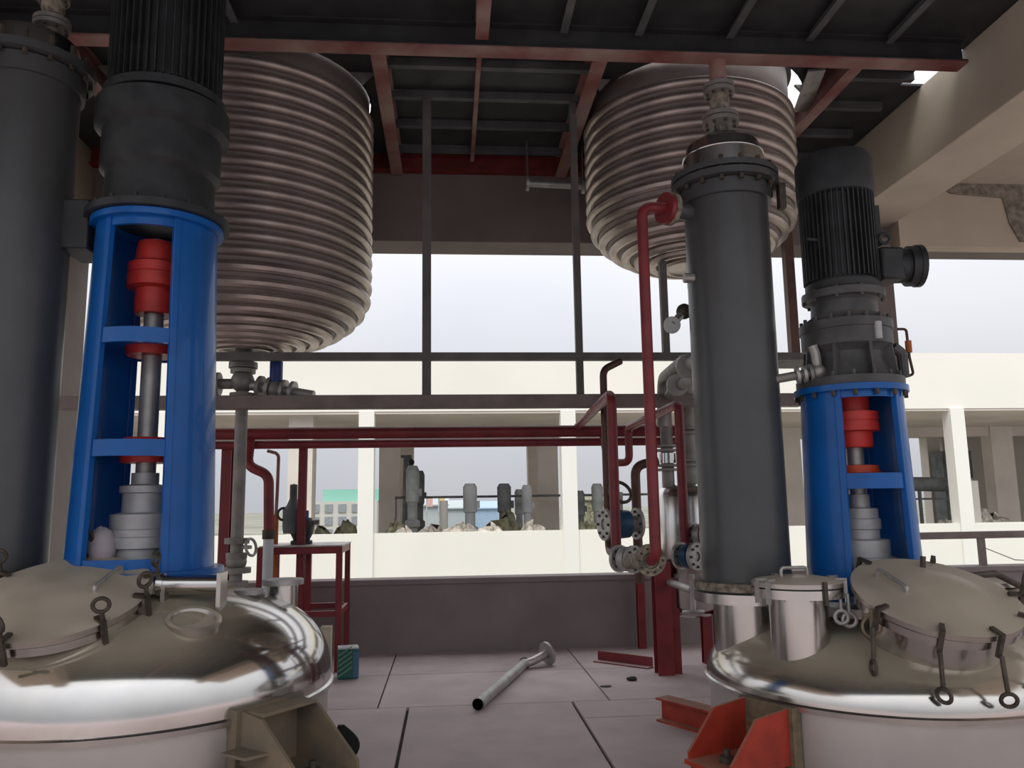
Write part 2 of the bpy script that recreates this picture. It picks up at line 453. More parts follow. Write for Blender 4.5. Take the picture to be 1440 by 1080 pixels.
# cross ribs between the joists
for (x0, x1) in ((-0.52, 1.19), (3.33, 4.06)):
    for y in (6.18, 6.70, 7.25, 7.80):
        rb = MB(); rb.box(x0, x1, y, y + 0.06, DZ - 0.07, DZ - 0.06); rb.box(x0, x1, y, y + 0.008, DZ - 0.06, DZ)
        rb.build('deck_rib', 'deck_rib', ce, smooth=False)
for x in (-2.9, -1.6, 0.9, 1.49, 2.22, 2.87, 3.53):
    rb = MB(); rb.box(x - 0.03, x + 0.03, -0.6, 5.66, DZ - 0.07, DZ - 0.06); rb.box(x - 0.004, x + 0.004, -0.6, 5.66, DZ - 0.06, DZ)
    rb.build('deck_rib', 'deck_rib', ce, smooth=False)
MB().box(0.235, 0.275, 5.80, 8.0, 5.03, 5.09).build('deck_rib', 'primer_dusty', ce, smooth=False)
# beams under the deck
nb = ibeam(MB(), (-3.66, 5.72, 5.02), (4.18, 5.72, 5.02), 0.14, 0.20, 0.014).build('steel_beam', 'deck', kind='structure', label='dark steel cross beam carrying the deck, red underside', smooth=False)
MB().box(-3.66, 4.18, 5.645, 5.795, 4.905, 4.919).build('bottom_flange', 'primer_dusty', nb, smooth=False)
for x, w, lb in ((-2.93, 0.12, 'beside the dark column'), (-0.54, 0.12, 'beside the larger coiled tank'), (1.21, 0.12, 'beside the smaller coiled tank'), (3.33, 0.11, 'between smaller coiled tank and concrete beam')):
    jb = ibeam(MB(), (x, 5.78, 5.02), (x, 8.12, 5.02), w, 0.20, 0.013).build('steel_joist_beam', 'primer_dusty', kind='structure', label='dusty red steel joist running back ' + lb, smooth=False)
ibeam(MB(), (0.26, -0.6, 5.03), (0.26, 5.62, 5.03), 0.10, 0.16, 0.012).build('steel_joist_beam', 'primer_dusty', kind='structure', label='dusty red steel joist overhead before the cross beam', smooth=False)
ibeam(MB(), (-3.66, 8.08, 5.03), (4.18, 8.08, 5.03), 0.12, 0.17, 0.013).build('steel_beam', 'primer', kind='structure', label='thin red steel beam along the brown edge beam', smooth=False)
MB().bar((3.10, 6.02, 5.02), (3.28, 6.72, 5.02), 0.14, 0.02).build('gusset_beam', 'galv', kind='structure', label='pale steel plate between coiled tank and joist', smooth=False)

# hanging steel frame behind the tanks
FY = 6.75
fr = thing('hanging_steel_frame', (0.9, FY, 2.3), 'dark steel frame of posts and rails hanging below the deck', 'steel frame')
zT = 2.70; zB = 2.31
for px, top, bot, w, mt in ((600, 5.05, zB, 0.075, 'frame_steel'), (814, 5.05, zB, 0.06, 'frame_steel'), (936, 3.56, zT, 0.06, 'frame_steel'), (1116, 5.05, zT, 0.085, 'weld_rust')):
    py_ = 7.22 if px == 1116 else FY; x = at(px, 480, py_).x
    MB().box(x - w / 2, x + w / 2, py_ - w / 2, py_ + w / 2, bot, top).build('post', mt if px != 1116 else 'copper', fr, smooth=False)
xa, xb = at(300, 505, FY).x, at(1122, 500, FY).x
MB().box(xa, xb, FY - 0.035, FY + 0.035, zT - 0.033, zT + 0.033).build('rail', 'frame_steel', fr, smooth=False)
MB().box(xa - 1.2, xb, FY - 0.07, FY + 0.07, zB - 0.055, zB + 0.055).build('rail', 'beam_brown', fr, smooth=False, bev=0.008)
MB().box(xb - 0.07, xb + 0.2, FY - 0.03, FY + 0.46, zT - 0.03, zT + 0.03).build('corner_plate', 'frame_steel', fr, smooth=False)
# steel pipe stub below the deck
p0, p1 = at(742, 258, 7.6), at(820, 262, 7.6)
sp = thing('overhead_pipe_stub', p0, 'short grey flanged pipe hanging under the deck before brown beam', 'pipe')
MB().tube([p0, p1], 0.035).build('pipe', 'galv', sp); MB().disc(p0, p1 - p0, 0.075, 0.03).build('flange', 'galv', sp); MB().disc(p1, p1 - p0, 0.075, 0.03).build('flange', 'galv', sp)
for q in (p0, p1): MB().cyl(q, (q.x, q.y, 5.1), 0.01, n=6).build('hanger_rod', 'frame_steel', sp)

# =================================================================== OVERHEAD COILED TANKS


def coiled_tank(c, RR, zbot, hd, dz, label, rc, flat=0.0):
    ztop = 5.30; zc = zbot + hd
    root = thing('coiled_tank', (c[0], c[1], zbot), label, 'tank', 'coiled tanks hung through the deck')
    prof = [(0.001, 0)]
    def head(t): return RR * math.sin(t) ** (0.9), hd * (1 - math.cos(t))
    for k in range(1, 15):
        r, h = head(PI / 2 * k / 14); prof.append((r, h))
    prof += [(RR, ztop - zbot), (RR + 0.04, ztop - zbot), (RR + 0.04, ztop - zbot + 0.04), (0.001, ztop - zbot + 0.1)]
    MB().lathe(prof, (c[0], c[1], zbot), n=64).build('shell', 'coil_shell', root, angle=50)
    z = DZ - 0.22
    ring = raw_mesh(MB().lathe([(RR + rc * math.cos(t), rc * 0.98 * math.sin(t)) for t in [PI * (-0.5 + k / 8) for k in range(9)]] , (0, 0, 0), n=64, closed_prof=True), 'coil_ring', 'coil')
    while z > zc + dz * 0.3:
        inst(ring, 'coil_ring', root, (c[0], c[1], z)); z -= dz
    # coil continues over the dished bottom
    s = 0.0; t = PI / 2; last = Vector((*head(t), 0)); need = (zc - z)
    while t > 0.16:
        t -= 0.004; p = Vector((*head(t), 0)); s += (p - last).length; last = p
        if s >= need:
            s = 0; need = dz
            if p.x > 0.22: MB().torus((c[0], c[1], zbot + p.y), (0, 0, 1), p.x, rc, 64, 10).build('coil_ring', 'coil', root)
    # hanging lugs at deck level
    for sx in (-1, 1):
        lb = MB(); lb.prism([(c[0] + sx * RR, c[1] - 0.55, 5.0), (c[0] + sx * (RR + 0.10), c[1] - 0.55, 5.1), (c[0] + sx * RR * 0.9, c[1] - 0.55, 5.1)], (0, 0.03, 0))
        lb.build('support_lug', 'galv', root, smooth=False)
    return root


tl = coiled_tank(TANKL, 1.045, 2.80, 0.52, 0.118, 'larger coil jacketed tank hung through the deck behind tall blue frame', 0.046)
tr = coiled_tank(TANKR, 0.925, 3.58, 0.50, 0.122, 'smaller coil jacketed tank hung through deck above dark condenser', 0.046)
b0 = Vector((TANKL[0], TANKL[1], 2.80))
MB().cyl(b0 - Vector((0, 0, 0.16)), b0 + Vector((0, 0, 0.03)), 0.07).build('outlet_nozzle', 'pipe_grey', tl)
MB().disc(b0 - Vector((0, 0, 0.14)), (0, 0, 1), 0.12, 0.05).build('outlet_flange', 'pipe_grey', tl)
b1 = Vector((TANKR[0], TANKR[1], 3.58))
MB().cyl(b1 - Vector((0, 0, 0.2)), b1 + Vector((0, 0, 0.03)), 0.06).build('outlet_nozzle', 'pipe_grey', tr)
MB().disc(b1 + Vector((0, 0, 0.0)), (0, 0, 1), 0.30, 0.03).build('bottom_pad', 'coil', tr)

# drain pipe with valves under the larger tank
dp = thing('drain_pipe', (b0.x, b0.y, 0.0), 'grey vertical drain pipe with valves under the larger coiled tank', 'pipe')
MB().cyl((b0.x, b0.y, 0.0), (b0.x, b0.y, 2.62), 0.052).build('riser', 'pipe_grey', dp)
MB().ball((b0.x, b0.y, 2.52), 0.10, (1, 1, 1.0)).build('tee', 'pipe_grey', dp)
for z in (2.40, 2.61): MB().disc((b0.x, b0.y, z), (0, 0, 1), 0.105, 0.035).build('flange', 'pipe_grey', dp)
q0 = Vector((b0.x, b0.y, 2.50)); q1 = q0 + Vector((0.62, -0.1, -0.12)); dd = (q1 - q0).normalized()
MB().tube([q0, q1], 0.045).build('side_branch', 'galv', dp)
for s in (0.16, 0.24, 0.37, 0.45): MB().disc(q0 + dd * s, dd, 0.095, 0.03).build('flange', 'pipe_grey' if s < 0.2 else 'galv', dp)
vb = q0 + dd * 0.30
MB().ball(vb, 0.085).build('valve_body', 'pipe_grey', dp)
MB().cyl(vb + V(0, 0, 0.06), vb + V(0, 0, 0.24), 0.055).build('actuator', 'handle_blue', dp)
MB().ball(vb + V(0, 0, 0.275), 0.055).build('actuator_head', 'black', dp)
q2 = q0 + V(-0.22, 0, -0.0); MB().tube([q0, q2], 0.045).build('side_branch', 'pipe_grey', dp); MB().disc(q2, (1, 0, 0), 0.10, 0.06).build('flange', 'pipe_grey', dp)
MB().disc(q2 + V(-0.1, 0, 0.02), (1, 0, 0), 0.085, 0.12).build('valve_body', 'black', dp)
for z, r in ((1.17, 0.10), (1.05, 0.085), (0.93, 0.12), (0.82, 0.10), (0.72, 0.11)):
    MB().disc((b0.x, b0.y, z), (0, 0, 1), r, 0.045).build('flange', 'pipe_grey', dp)
MB().ball((b0.x, b0.y, 1.0), 0.085).build('valve_body', 'pipe_grey', dp)
MB().torus((b0.x + 0.13, b0.y - 0.06, 1.12), (1, -0.4, 0.2), 0.07, 0.012, 20, 8).build('handwheel', 'galv', dp)
MB().cyl((b0.x, b0.y, 1.12), (b0.x + 0.13, b0.y - 0.06, 1.12), 0.016, n=8).build('valve_stem', 'galv', dp)

# =================================================================== REACTORS


def dome_z(r, RR, h, ex):
    return h * max(0.0, 1 - (r / RR) ** ex) ** (1 / ex)


def reactor(c, RR, zr, h, ex, label, sgn, dome_mat, lug_mat, man_off, man_z, lid_r):
    cx, cy = c
    root = thing('reactor_vessel', (cx, cy, 0), label, 'reactor', 'stainless reactors standing in the floor')
    MB().lathe([(RR - 0.015, 0.0), (RR - 0.015, zr - 0.03)], (cx, cy, 0), n=96).build('shell', 'stainless_matte', root)
    MB().lathe([(RR - 0.02, zr - 0.03), (RR + 0.012, zr - 0.028), (RR + 0.014, zr - 0.004), (RR, zr + 0.004)], (cx, cy, 0), n=96, closed_prof=False).build('seam_ring', 'stainless', root, angle=60)
    prof = []
    for k in range(0, 33):
        a = PI / 2 * k / 32
        r = RR * math.cos(a) ** (2 / ex); z = h * math.sin(a) ** (2 / ex)
        prof.append((max(r, 0.001), zr + z))
    MB().lathe(prof, (cx, cy, 0), n=96).build('dome', dome_mat, root, angle=60)
    # manhole
    n = Vector((0.0, -0.38, 0.92)).normalized()
    m = Vector((cx + man_off[0], cy + man_off[1], man_z))
    x, y, z = frame_z(n)
    nk = MB().lathe([(lid_r * 0.80, -0.42), (lid_r * 0.80, -0.055), (lid_r * 0.97, -0.05), (lid_r * 0.97, -0.012)], m, n, 48).build('manhole_neck', 'stainless', root)
    MB().lathe([(lid_r * 0.95, -0.014), (lid_r * 0.95, -0.006)], m, n, 48).build('gasket', 'black', nk)
    MB().lathe([(lid_r * 0.99, -0.006), (lid_r, 0.0), (lid_r, 0.025), (lid_r * 0.94, 0.032), (lid_r * 0.72, 0.034), (lid_r * 0.55, 0.055), (lid_r * 0.3, 0.072), (0.001, 0.078)], m, n, 48).build('manhole_lid', 'lid_dusty', nk, angle=25)
    # grab handle on the lid
    ha = m + x * (-0.0) + y * 0.0
    a, b = m + x * (lid_r * 0.10 * -sgn - 0.72 * lid_r * sgn * 0.6) + y * (lid_r * 0.45) + n * 0.03, m + x * (-0.60 * lid_r * sgn * 0.75) + y * (-lid_r * 0.10) + n * 0.035
    MB().tube([a, a + n * 0.05, b + n * 0.05, b], 0.010, 8, 0.02).build('lid_handle', 'galv', nk)
    # clamp bolts with ring ends hanging around the flange
    angs = [-158, -118, -82, -42, -8, 60, 120] if sgn > 0 else [-140, -95, -42, -8, 22, 95, 150]
    for k, ad in enumerate(angs):
        A = R(ad); e = x * math.cos(A) + y * math.sin(A)
        p = m + e * (lid_r * 1.02)
        cl = MB(); cl.bar(p - e * 0.05 + n * 0.045, p + e * 0.02 + n * 0.045, 0.022, 0.014, n); cl.bar(p + e * 0.014 + n * 0.05, p + e * 0.014 - n * 0.065, 0.022, 0.018, e)
        cl.build('clamp', 'iron_dark', nk)
        if sgn > 0 and ad > 0: continue
        hang = (ad < -20 and ad > -170) and sgn > 0
        if hang:
            top = p + e * 0.03 - n * 0.05; bot = top + V(0, 0, -0.15) + e * 0.015
        else:
            top = p + e * 0.012 + n * 0.03; bot = top + n * 0.065
        eb = MB().cyl(top, bot, 0.011, n=8); ee = (bot - top).normalized()
        eb.torus(bot + ee * 0.03, (x * math.sin(A) - y * math.cos(A)) * 0.5 + e * 0.9, 0.032, 0.0095, 18, 8)
        eb.build('eye_bolt', 'iron_dark', nk)
    # agitator nozzle
    za = zr + h - 0.03
    MB().lathe([(0.27, za - 0.05), (0.27, za + 0.02), (0.36, za + 0.02), (0.36, za + 0.07)], (cx, cy, 0), n=40).build('agitator_nozzle', 'stainless_matte', root)
    # support lug
    d = Vector((-0.875, -0.484, 0) if sgn > 0 else (0.80, -0.60, 0)).normalized(); s = Vector((-d.y, d.x, 0))
    base = Vector((cx, cy, 0)) + d * (RR - 0.03)
    if sgn > 0: d = Vector((-0.90, -0.435, 0)).normalized(); s = Vector((-d.y, d.x, 0))
    zt, zb = (0.435, 0.215) if sgn > 0 else (0.545, 0.29)
    hs, LL, tw = 0.13 if sgn > 0 else 0.155, 0.385, 0.21 if sgn > 0 else 0.13
    bk = MB(); q = base + d * 0.02
    bk.hexa([p_ + V(0, 0, zz) for zz in (zb - 0.12, zt + 0.02) for p_ in (q - s * (hs + 0.04) - d * 0.02, q + s * (hs + 0.04) - d * 0.02, q + s * (hs + 0.04) + d * 0.035, q - s * (hs + 0.04) + d * 0.035)])
    lg = bk.build('support_lug', 'weld_rust' if sgn > 0 else 'lug_brown', root, smooth=False)
    o = q + d * 0.035
    for sd in (-1, 1):
        g = o + s * (sd * hs)
        MB().prism([g + V(0, 0, zb), g + d * LL + V(0, 0, zb), g + d * LL + V(0, 0, zb + 0.035), g + d * tw + V(0, 0, zt - 0.005), g + V(0, 0, zt + 0.015)], s * (0.016 * sd)).build('gusset_plate', lug_mat, lg, smooth=False)
    MB().prism([o - s * (hs + 0.02) + V(0, 0, zb), o + s * (hs + 0.02) + V(0, 0, zb), o + s * (hs + 0.02) + d * (LL + 0.02) + V(0, 0, zb), o - s * (hs + 0.02) + d * (LL + 0.02) + V(0, 0, zb)], (0, 0, -0.02)).build('base_plate', lug_mat, lg, smooth=False)
    if sgn < 0:
        MB().prism([o - s * hs + V(0, 0, zt), o + s * hs + V(0, 0, zt), o + s * hs + d * 0.13 + V(0, 0, zt), o - s * hs + d * 0.13 + V(0, 0, zt)], (0, 0, 0.014)).build('top_plate', lug_mat, lg, smooth=False)
        oo = o - s * (hs + 0.016)
        for zz, w in ((0.40, 0.18), (0.32, 0.22)):
            MB().prism([oo - s * 0.10 + V(0, 0, zz), oo + V(0, 0, zz), oo + d * w + V(0, 0, zz), oo - s * 0.10 + d * w * 0.85 + V(0, 0, zz)], (0, 0, 0.012)).build('shelf_plate', lug_mat, lg, smooth=False)
        MB().prism([oo - s * 0.01, oo - s * 0.10, oo - s * 0.10 + d * 0.14, oo - s * 0.01 + d * 0.14], (0, 0, 0.32)).build('spacer_block', 'orange_dull', lg, smooth=False)
    c_ = o + d * 0.27
    MB().cyl(c_ + V(0, 0, zb), c_ + V(0, 0, zb + 0.03), 0.036, n=6).cyl(c_ + V(0, 0, zb + 0.03), c_ + V(0, 0, zb + 0.06), 0.017, n=10).build('anchor_bolt', 'iron_dark', lg, smooth=False)
    # steel pad between the lug and the floor
    MB().prism([o - s * 0.15 + d * 0.05, o + s * 0.15 + d * 0.05, o + s * 0.15 + d * (LL - 0.02), o - s * 0.15 + d * (LL - 0.02)], (0, 0, zb - 0.02)).build('lug_pad', lug_mat, lg, smooth=False)
    return root


RCX, RCY = 2.40, 4.5
LCX, LCY = -1.605, 4.5
rr = reactor((RCX, RCY), 0.935, 0.465, 0.355, 2.15, 'stainless reactor with red support lug and dusty round manhole', 1, 'stainless_dusty', 'lug_red', (0.0, -0.61), 0.95, 0.39)
rl = reactor((LCX, LCY), 0.965, 0.525, 0.515, 2.5, 'stainless reactor with brown support lug beside the green striped can', -1, 'stainless_mirror', 'lug_brown', (-0.195, -0.55), 1.035, 0.40)

# handhole with clamped lid on the reactor with the red lug
hx, hy = 1.815, 4.15
hn = MB().lathe([(0.148, 0.55), (0.148, 0.945), (0.232, 0.95), (0.232, 0.995)], (hx, hy, 0), n=40).build('handhole_neck', 'stainless', rr)
MB().lathe([(0.222, 0.995), (0.222, 1.003)], (hx, hy, 0), n=40).build('gasket', 'black', hn)
MB().lathe([(0.232, 1.003), (0.232, 1.025), (0.21, 1.035), (0.12, 1.05), (0.001, 1.055)], (hx, hy, 0), n=40).build('handhole_lid', 'lid_dusty', hn, angle=25)
MB().tube([(hx - 0.09, hy - 0.02, 1.045), (hx - 0.09, hy - 0.02, 1.095), (hx + 0.05, hy - 0.02, 1.095), (hx + 0.05, hy - 0.02, 1.045)], 0.009, 8, 0.02).build('lid_handle', 'galv', hn)
for a in (-80, 10, 100, 190, -30, -150):
    e = V(math.cos(R(a)), math.sin(R(a)), 0); p = V(hx, hy, 1.0) + e * 0.236
    cl = MB().bar(p + V(0, 0, 0.04), p - V(0, 0, 0.075), 0.02, 0.016, e)
    if a != -80: cl.bar(p - e * 0.05 + V(0, 0, 0.04), p + e * 0.008 + V(0, 0, 0.04), 0.02, 0.012)
    cl.build('clamp', 'iron_dark' if a == -80 else 'galv', hn)
for k, (dx, dz_) in enumerate(((0.205, -0.16), (0.165, -0.145))):
    p = V(hx + dx, hy - 0.13, 1.0 + dz_)
    MB().cyl(p + V(0, 0, 0.13), p + V(0, 0, 0.03), 0.009, n=8).torus(p, (0.3, 1, 0), 0.032, 0.010, 18, 8).build('eye_bolt', 'galv', hn)
# small bent sampling fitting on the dome
q = V(2.02, 3.80, 0.70)
MB().tube([q, q + V(0, 0, 0.22)], 0.012, 8).torus(q + V(0.0, 0, 0.14), (0, 1, 0), 0.05, 0.007, 16, 6).tube([q + V(-0.04, 0, 0.19), q + V(0.05, 0, 0.20)], 0.010, 8).build('sampling_fitting', 'lug_brown', rr)
# hinge arm of the manhole lid and nozzle at the side
hp = V(RCX + 0.36, 4.22, 0.84)
hg = MB().tube([hp + V(-0.30, -0.1, 0.17), hp + V(0.16, -0.06, 0.20), hp + V(0.42, 0.0, 0.08)], 0.018, 10, 0.05).tube([hp + V(-0.28, -0.1, 0.15), hp + V(-0.26, -0.1, 0.30)], 0.014, 8)
hg.tube([hp + V(0.05, -0.22, 0.12), hp + V(0.2, -0.28, -0.02), hp + V(0.42, -0.25, 0.0)], 0.02, 10, 0.04).torus(hp + V(0.18, -0.26, 0.0), (0.2, 1, 0.1), 0.045, 0.014, 18, 8)
hg.build('lid_hinge', 'iron_dark', rr)
sn = MB().lathe([(0.10, 0.5), (0.10, 0.91), (0.17, 0.915), (0.17, 0.94)], (RCX + 0.62, 4.42, 0), n=32).build('side_nozzle', 'lug_brown', rr)
MB().lathe([(0.17, 0.95), (0.17, 0.975)], (RCX + 0.62, 4.42, 0), n=32).build('blind_flange', 'lid_dusty', sn)

# fittings on the dome of the other reactor
p = at(398, 818, 4.75)
n1 = MB().cyl((p.x, p.y, 0.7), (p.x, p.y, p.z), 0.085, n=28).build('dome_nozzle', 'stainless', rl)
MB().disc((p.x, p.y, p.z), (0, 0, 1), 0.115, 0.03).build('nozzle_flange', 'galv', n1)
p = at(350, 832, 4.5)
n2 = MB().cyl((p.x, p.y, 0.7), (p.x, p.y, p.z), 0.045, n=20).build('dome_nozzle', 'stainless', rl)
MB().disc((p.x, p.y, p.z), (0, 0, 1), 0.075, 0.025).build('nozzle_flange', 'galv', n2)
p0, p1 = at(228, 822, 4.12), at(312, 822, 4.12); a_ = (p1 - p0).normalized()
hc = MB().cyl(p0, p1, 0.050, n=28).build('hinge_barrel', 'stainless', rl)
MB().disc(p0, a_, 0.058, 0.03).build('barrel_cap', 'stainless', hc)
MB().bar(p1 + V(0, 0.0, -0.20), p1 + V(0, 0.0, 0.06), 0.02, 0.12, (0, 1, 0)).build('barrel_bracket', 'lid_dusty', hc)
MB().bar(p0 + V(0.02, 0.0, -0.16), p0 + V(0.02, 0.0, 0.0), 0.02, 0.10, (0, 1, 0)).build('barrel_bracket', 'lid_dusty', hc)
sgx, sgy = 0.42, -0.57; sgc = V(LCX + sgx, LCY + sgy, 0.525 + dome_z(math.hypot(sgx, sgy), 0.965, 0.515, 2.5) + 0.012); sn_ = Vector((0.16, -0.30, 0.95)).normalized()
MB().lathe([(0.125, -0.09), (0.125, 0.0), (0.112, 0.010), (0.10, 0.004), (0.093, -0.012), (0.001, -0.014)], sgc, sn_, 36).build('sight_glass', 'lid_dusty', rl, label='round sight glass ring')

# =================================================================== AGITATOR DRIVES


def blue_frame(root, c, rt, rb, z0, z1, rails, w0, w1):
    """cylindrical mounting frame with windows front and back; rails = z ranges of solid rings"""
    cx, cy = c; t = 0.022
    def rad(z): return rb + (rt - rb) * (z - z0) / (z1 - z0)
    def arc(za, zb, a0, a1, name, par, extra=0.0, n=20):
        ra, rb_ = rad(za) + extra, rad(zb) + extra
        return MB().lathe([(ra, za), (rb_, zb), (rb_ - t, zb), (ra - t, za)], (cx, cy, 0), (0, 0, 1), n, a0, a1, True).build(name, 'blue', par, angle=30)
    fr = MB().lathe([(rb + 0.05, z0), (rb + 0.05, z0 + 0.035), (rb * 0.8, z0 + 0.035), (rb * 0.8, z0)], (cx, cy, 0), n=48, closed_prof=True).build('mounting_frame', 'blue', root)
    MB().lathe([(rt + 0.035, z1 - 0.035), (rt + 0.035, z1), (rt * 0.7, z1), (rt * 0.7, z1 - 0.035)], (cx, cy, 0), n=48, closed_prof=True).build('top_flange', 'blue', fr)
    cd = math.atan2(-cy, -cx)   # azimuth from the axis to the viewer side
    A0, A1 = cd + R(w0), cd + R(w1)
    arc(z0, z1, A1, A0 + PI, 'side_panel', fr); arc(z0, z1, A1 + PI, A0 + 2 * PI, 'side_panel', fr)
    for a in (A0, A1):
        for k in (0, PI):
            aa = a + k; e = V(math.cos(aa), math.sin(aa), 0)
            MB().bar(V(cx, cy, z0) + e * (rad(z0) - 0.012), V(cx, cy, z1) + e * (rad(z1) - 0.012), 0.035, 0.035, e).build('window_edge', 'blue', fr, smooth=False, bev=0.004)
    for (za, zb) in rails:
        arc(za, zb, A0, A1, 'rail', fr, -0.004); arc(za, zb, A0 + PI, A1 + PI, 'rail', fr, -0.004)
    return fr


def motor_fins(c, r0, r1, z0, z1, n):
    mb = MB()
    for k in range(n):
        a = 2 * PI * k / n; e = V(math.cos(a), math.sin(a), 0)
        mb.bar(V(c[0], c[1], z0) + e * (r0 + r1) / 2, V(c[0], c[1], z1) + e * (r0 + r1) / 2, 0.007, r1 - r0 + 0.01, e)
    return mb


# ---- the drive with the round terminal box
RCX, RCY_ = 2.37, RCY
c = (RCX, RCY)
ag = thing('agitator_drive', (RCX, RCY, 0.86), 'short blue agitator frame with geared motor and round terminal box', 'agitator')
fr_ = blue_frame(ag, c, 0.28, 0.312, 0.895, 2.085, [(2.01, 2.06), (1.50, 1.585), (0.92, 0.98)], -14, 58)
MB().bolts((RCX, RCY, 2.045), (0, 0, 1), 0.298, 0.013, 0.05, 16).build('bolts', 'iron_dark', fr_, kind='stuff')
MB().lathe([(0.27, 1.53), (0.27, 1.56), (0.08, 1.56), (0.08, 1.53)], (*c, 0), n=36, closed_prof=True).build('inner_shelf', 'blue', fr_)
sh = MB().cyl((*c, 0.95), (*c, 2.05), 0.045).build('shaft', 'galv', ag)
cp = MB().lathe([(0.001, 1.74), (0.10, 1.74), (0.105, 1.75), (0.105, 1.83), (0.145, 1.835), (0.145, 1.888), (0.140, 1.89), (0.140, 1.895), (0.145, 1.897), (0.145, 1.945), (0.10, 1.95), (0.10, 2.06), (0.001, 2.06)], (*c, 0), n=36).build('coupling', 'coupling_red', ag)
MB().lathe([(0.001, 1.562), (0.235, 1.562), (0.235, 1.585), (0.13, 1.595), (0.12, 1.635), (0.06, 1.64), (0.001, 1.64)], (*c, 0), n=36).build('bearing_housing', 'bearing_orange', ag)
MB().lathe([(0.001, 0.95), (0.17, 0.95), (0.17, 0.99), (0.155, 0.995), (0.155, 1.05), (0.175, 1.055), (0.175, 1.115), (0.15, 1.12), (0.15, 1.21), (0.145, 1.215), (0.10, 1.22), (0.10, 1.27), (0.11, 1.275), (0.11, 1.33), (0.10, 1.335), (0.10, 1.39), (0.06, 1.395), (0.06, 1.47), (0.001, 1.47)], (*c, 0), n=36).build('shaft_seal', 'seal_grey', ag)
# gearbox
gb = MB().lathe([(0.001, 2.088), (0.30, 2.088), (0.30, 2.135), (0.255, 2.14), (0.235, 2.17), (0.205, 2.25), (0.205, 2.29), (0.225, 2.315), (0.255, 2.33), (0.255, 2.42), (0.262, 2.425), (0.262, 2.475), (0.235, 2.48), (0.225, 2.50), (0.19, 2.525), (0.185, 2.60), (0.20, 2.615), (0.235, 2.62), (0.235, 2.665), (0.19, 2.67), (0.001, 2.67)], (*c, 0), n=48).build('gearbox', 'gearbox', ag)
for k in range(8):
    a = 2 * PI * k / 8; e = V(math.cos(a), math.sin(a), 0)
    MB().prism([V(*c, 2.14) + e * 0.2, V(*c, 2.14) + e * 0.275, V(*c, 2.33) + e * 0.25, V(*c, 2.33) + e * 0.2], V(-e.y, e.x, 0) * 0.02).build('gearbox_rib', 'gearbox', gb, smooth=False)
MB().bolts((RCX, RCY, 2.46), (0, 0, 1), 0.245, 0.012, 0.09, 16).bolts((RCX, RCY, 2.145), (0, 0, 1), 0.282, 0.012, 0.04, 16).bolts((RCX, RCY, 2.64), (0, 0, 1), 0.22, 0.011, 0.07, 10).build('bolts', 'gearbox', gb, kind='stuff')
MB().cyl((RCX + 0.06, RCY - 0.25, 2.34), (RCX + 0.06, RCY - 0.25, 2.44), 0.022, n=12).build('oil_gauge', 'seal_grey', gb)
ox = RCX + 0.27
op = MB().tube([(ox, RCY - 0.1, 2.43), (ox + 0.05, RCY - 0.1, 2.43), (ox + 0.055, RCY - 0.1, 2.26), (ox + 0.07, RCY - 0.1, 2.16), (ox, RCY - 0.1, 2.14)], 0.008, 8, 0.02).build('oil_pipe', 'copper', gb)
MB().cyl((ox + 0.055, RCY - 0.1, 2.29), (ox + 0.055, RCY - 0.1, 2.36), 0.018, n=10).build('oil_cap', 'orange', op)
MB().tube([(ox - 0.05, RCY - 0.12, 2.32), (ox, RCY - 0.12, 2.28), (ox, RCY - 0.12, 2.14)], 0.03, 10, 0.04).build('breather_arm', 'gearbox', gb)
# motor
mo = MB().lathe([(0.001, 2.67), (0.20, 2.67), (0.21, 2.69), (0.21, 2.72), (0.188, 2.73), (0.188, 3.27), (0.001, 3.27)], (*c, 0), n=40).build('motor', 'motor', ag)
motor_fins(c, 0.186, 0.212, 2.735, 3.27, 44).build('cooling_fins', 'motor', mo, kind='stuff', smooth=False)
MB().lathe([(0.215, 3.255), (0.225, 3.26), (0.225, 3.48), (0.21, 3.515), (0.15, 3.53), (0.001, 3.53)], (*c, 0), n=40).build('fan_cover', 'motor', mo)
tb = MB().cbox((RCX + 0.265, RCY - 0.03, 2.83), (0.15, 0.20, 0.20)).build('terminal_box', 'motor', mo, bev=0.02)
MB().cyl((RCX + 0.32, RCY - 0.03, 2.83), (RCX + 0.44, RCY - 0.05, 2.83), 0.10, n=28).build('terminal_neck', 'motor', tb)
MB().disc((RCX + 0.42, RCY - 0.047, 2.83), (1, -0.15, 0), 0.122, 0.055).disc((RCX + 0.455, RCY - 0.052, 2.83), (1, -0.15, 0), 0.128, 0.03).build('terminal_cover', 'motor', tb)
MB().bar((RCX + 0.205, RCY - 0.02, 2.95), (RCX + 0.205, RCY - 0.02, 3.20), 0.12, 0.05, (1, 0, 0)).build('nameplate_pad', 'motor', mo)
MB().torus((RCX + 0.235, RCY - 0.1, 2.985), (0.2, 1, 0), 0.03, 0.010, 20, 8).build('lifting_eye', 'motor', mo)
MB().tube([(RCX - 0.18, RCY - 0.1, 2.97), (RCX - 0.26, RCY - 0.12, 2.97)], 0.012, 8).build('lifting_eye', 'motor', mo)
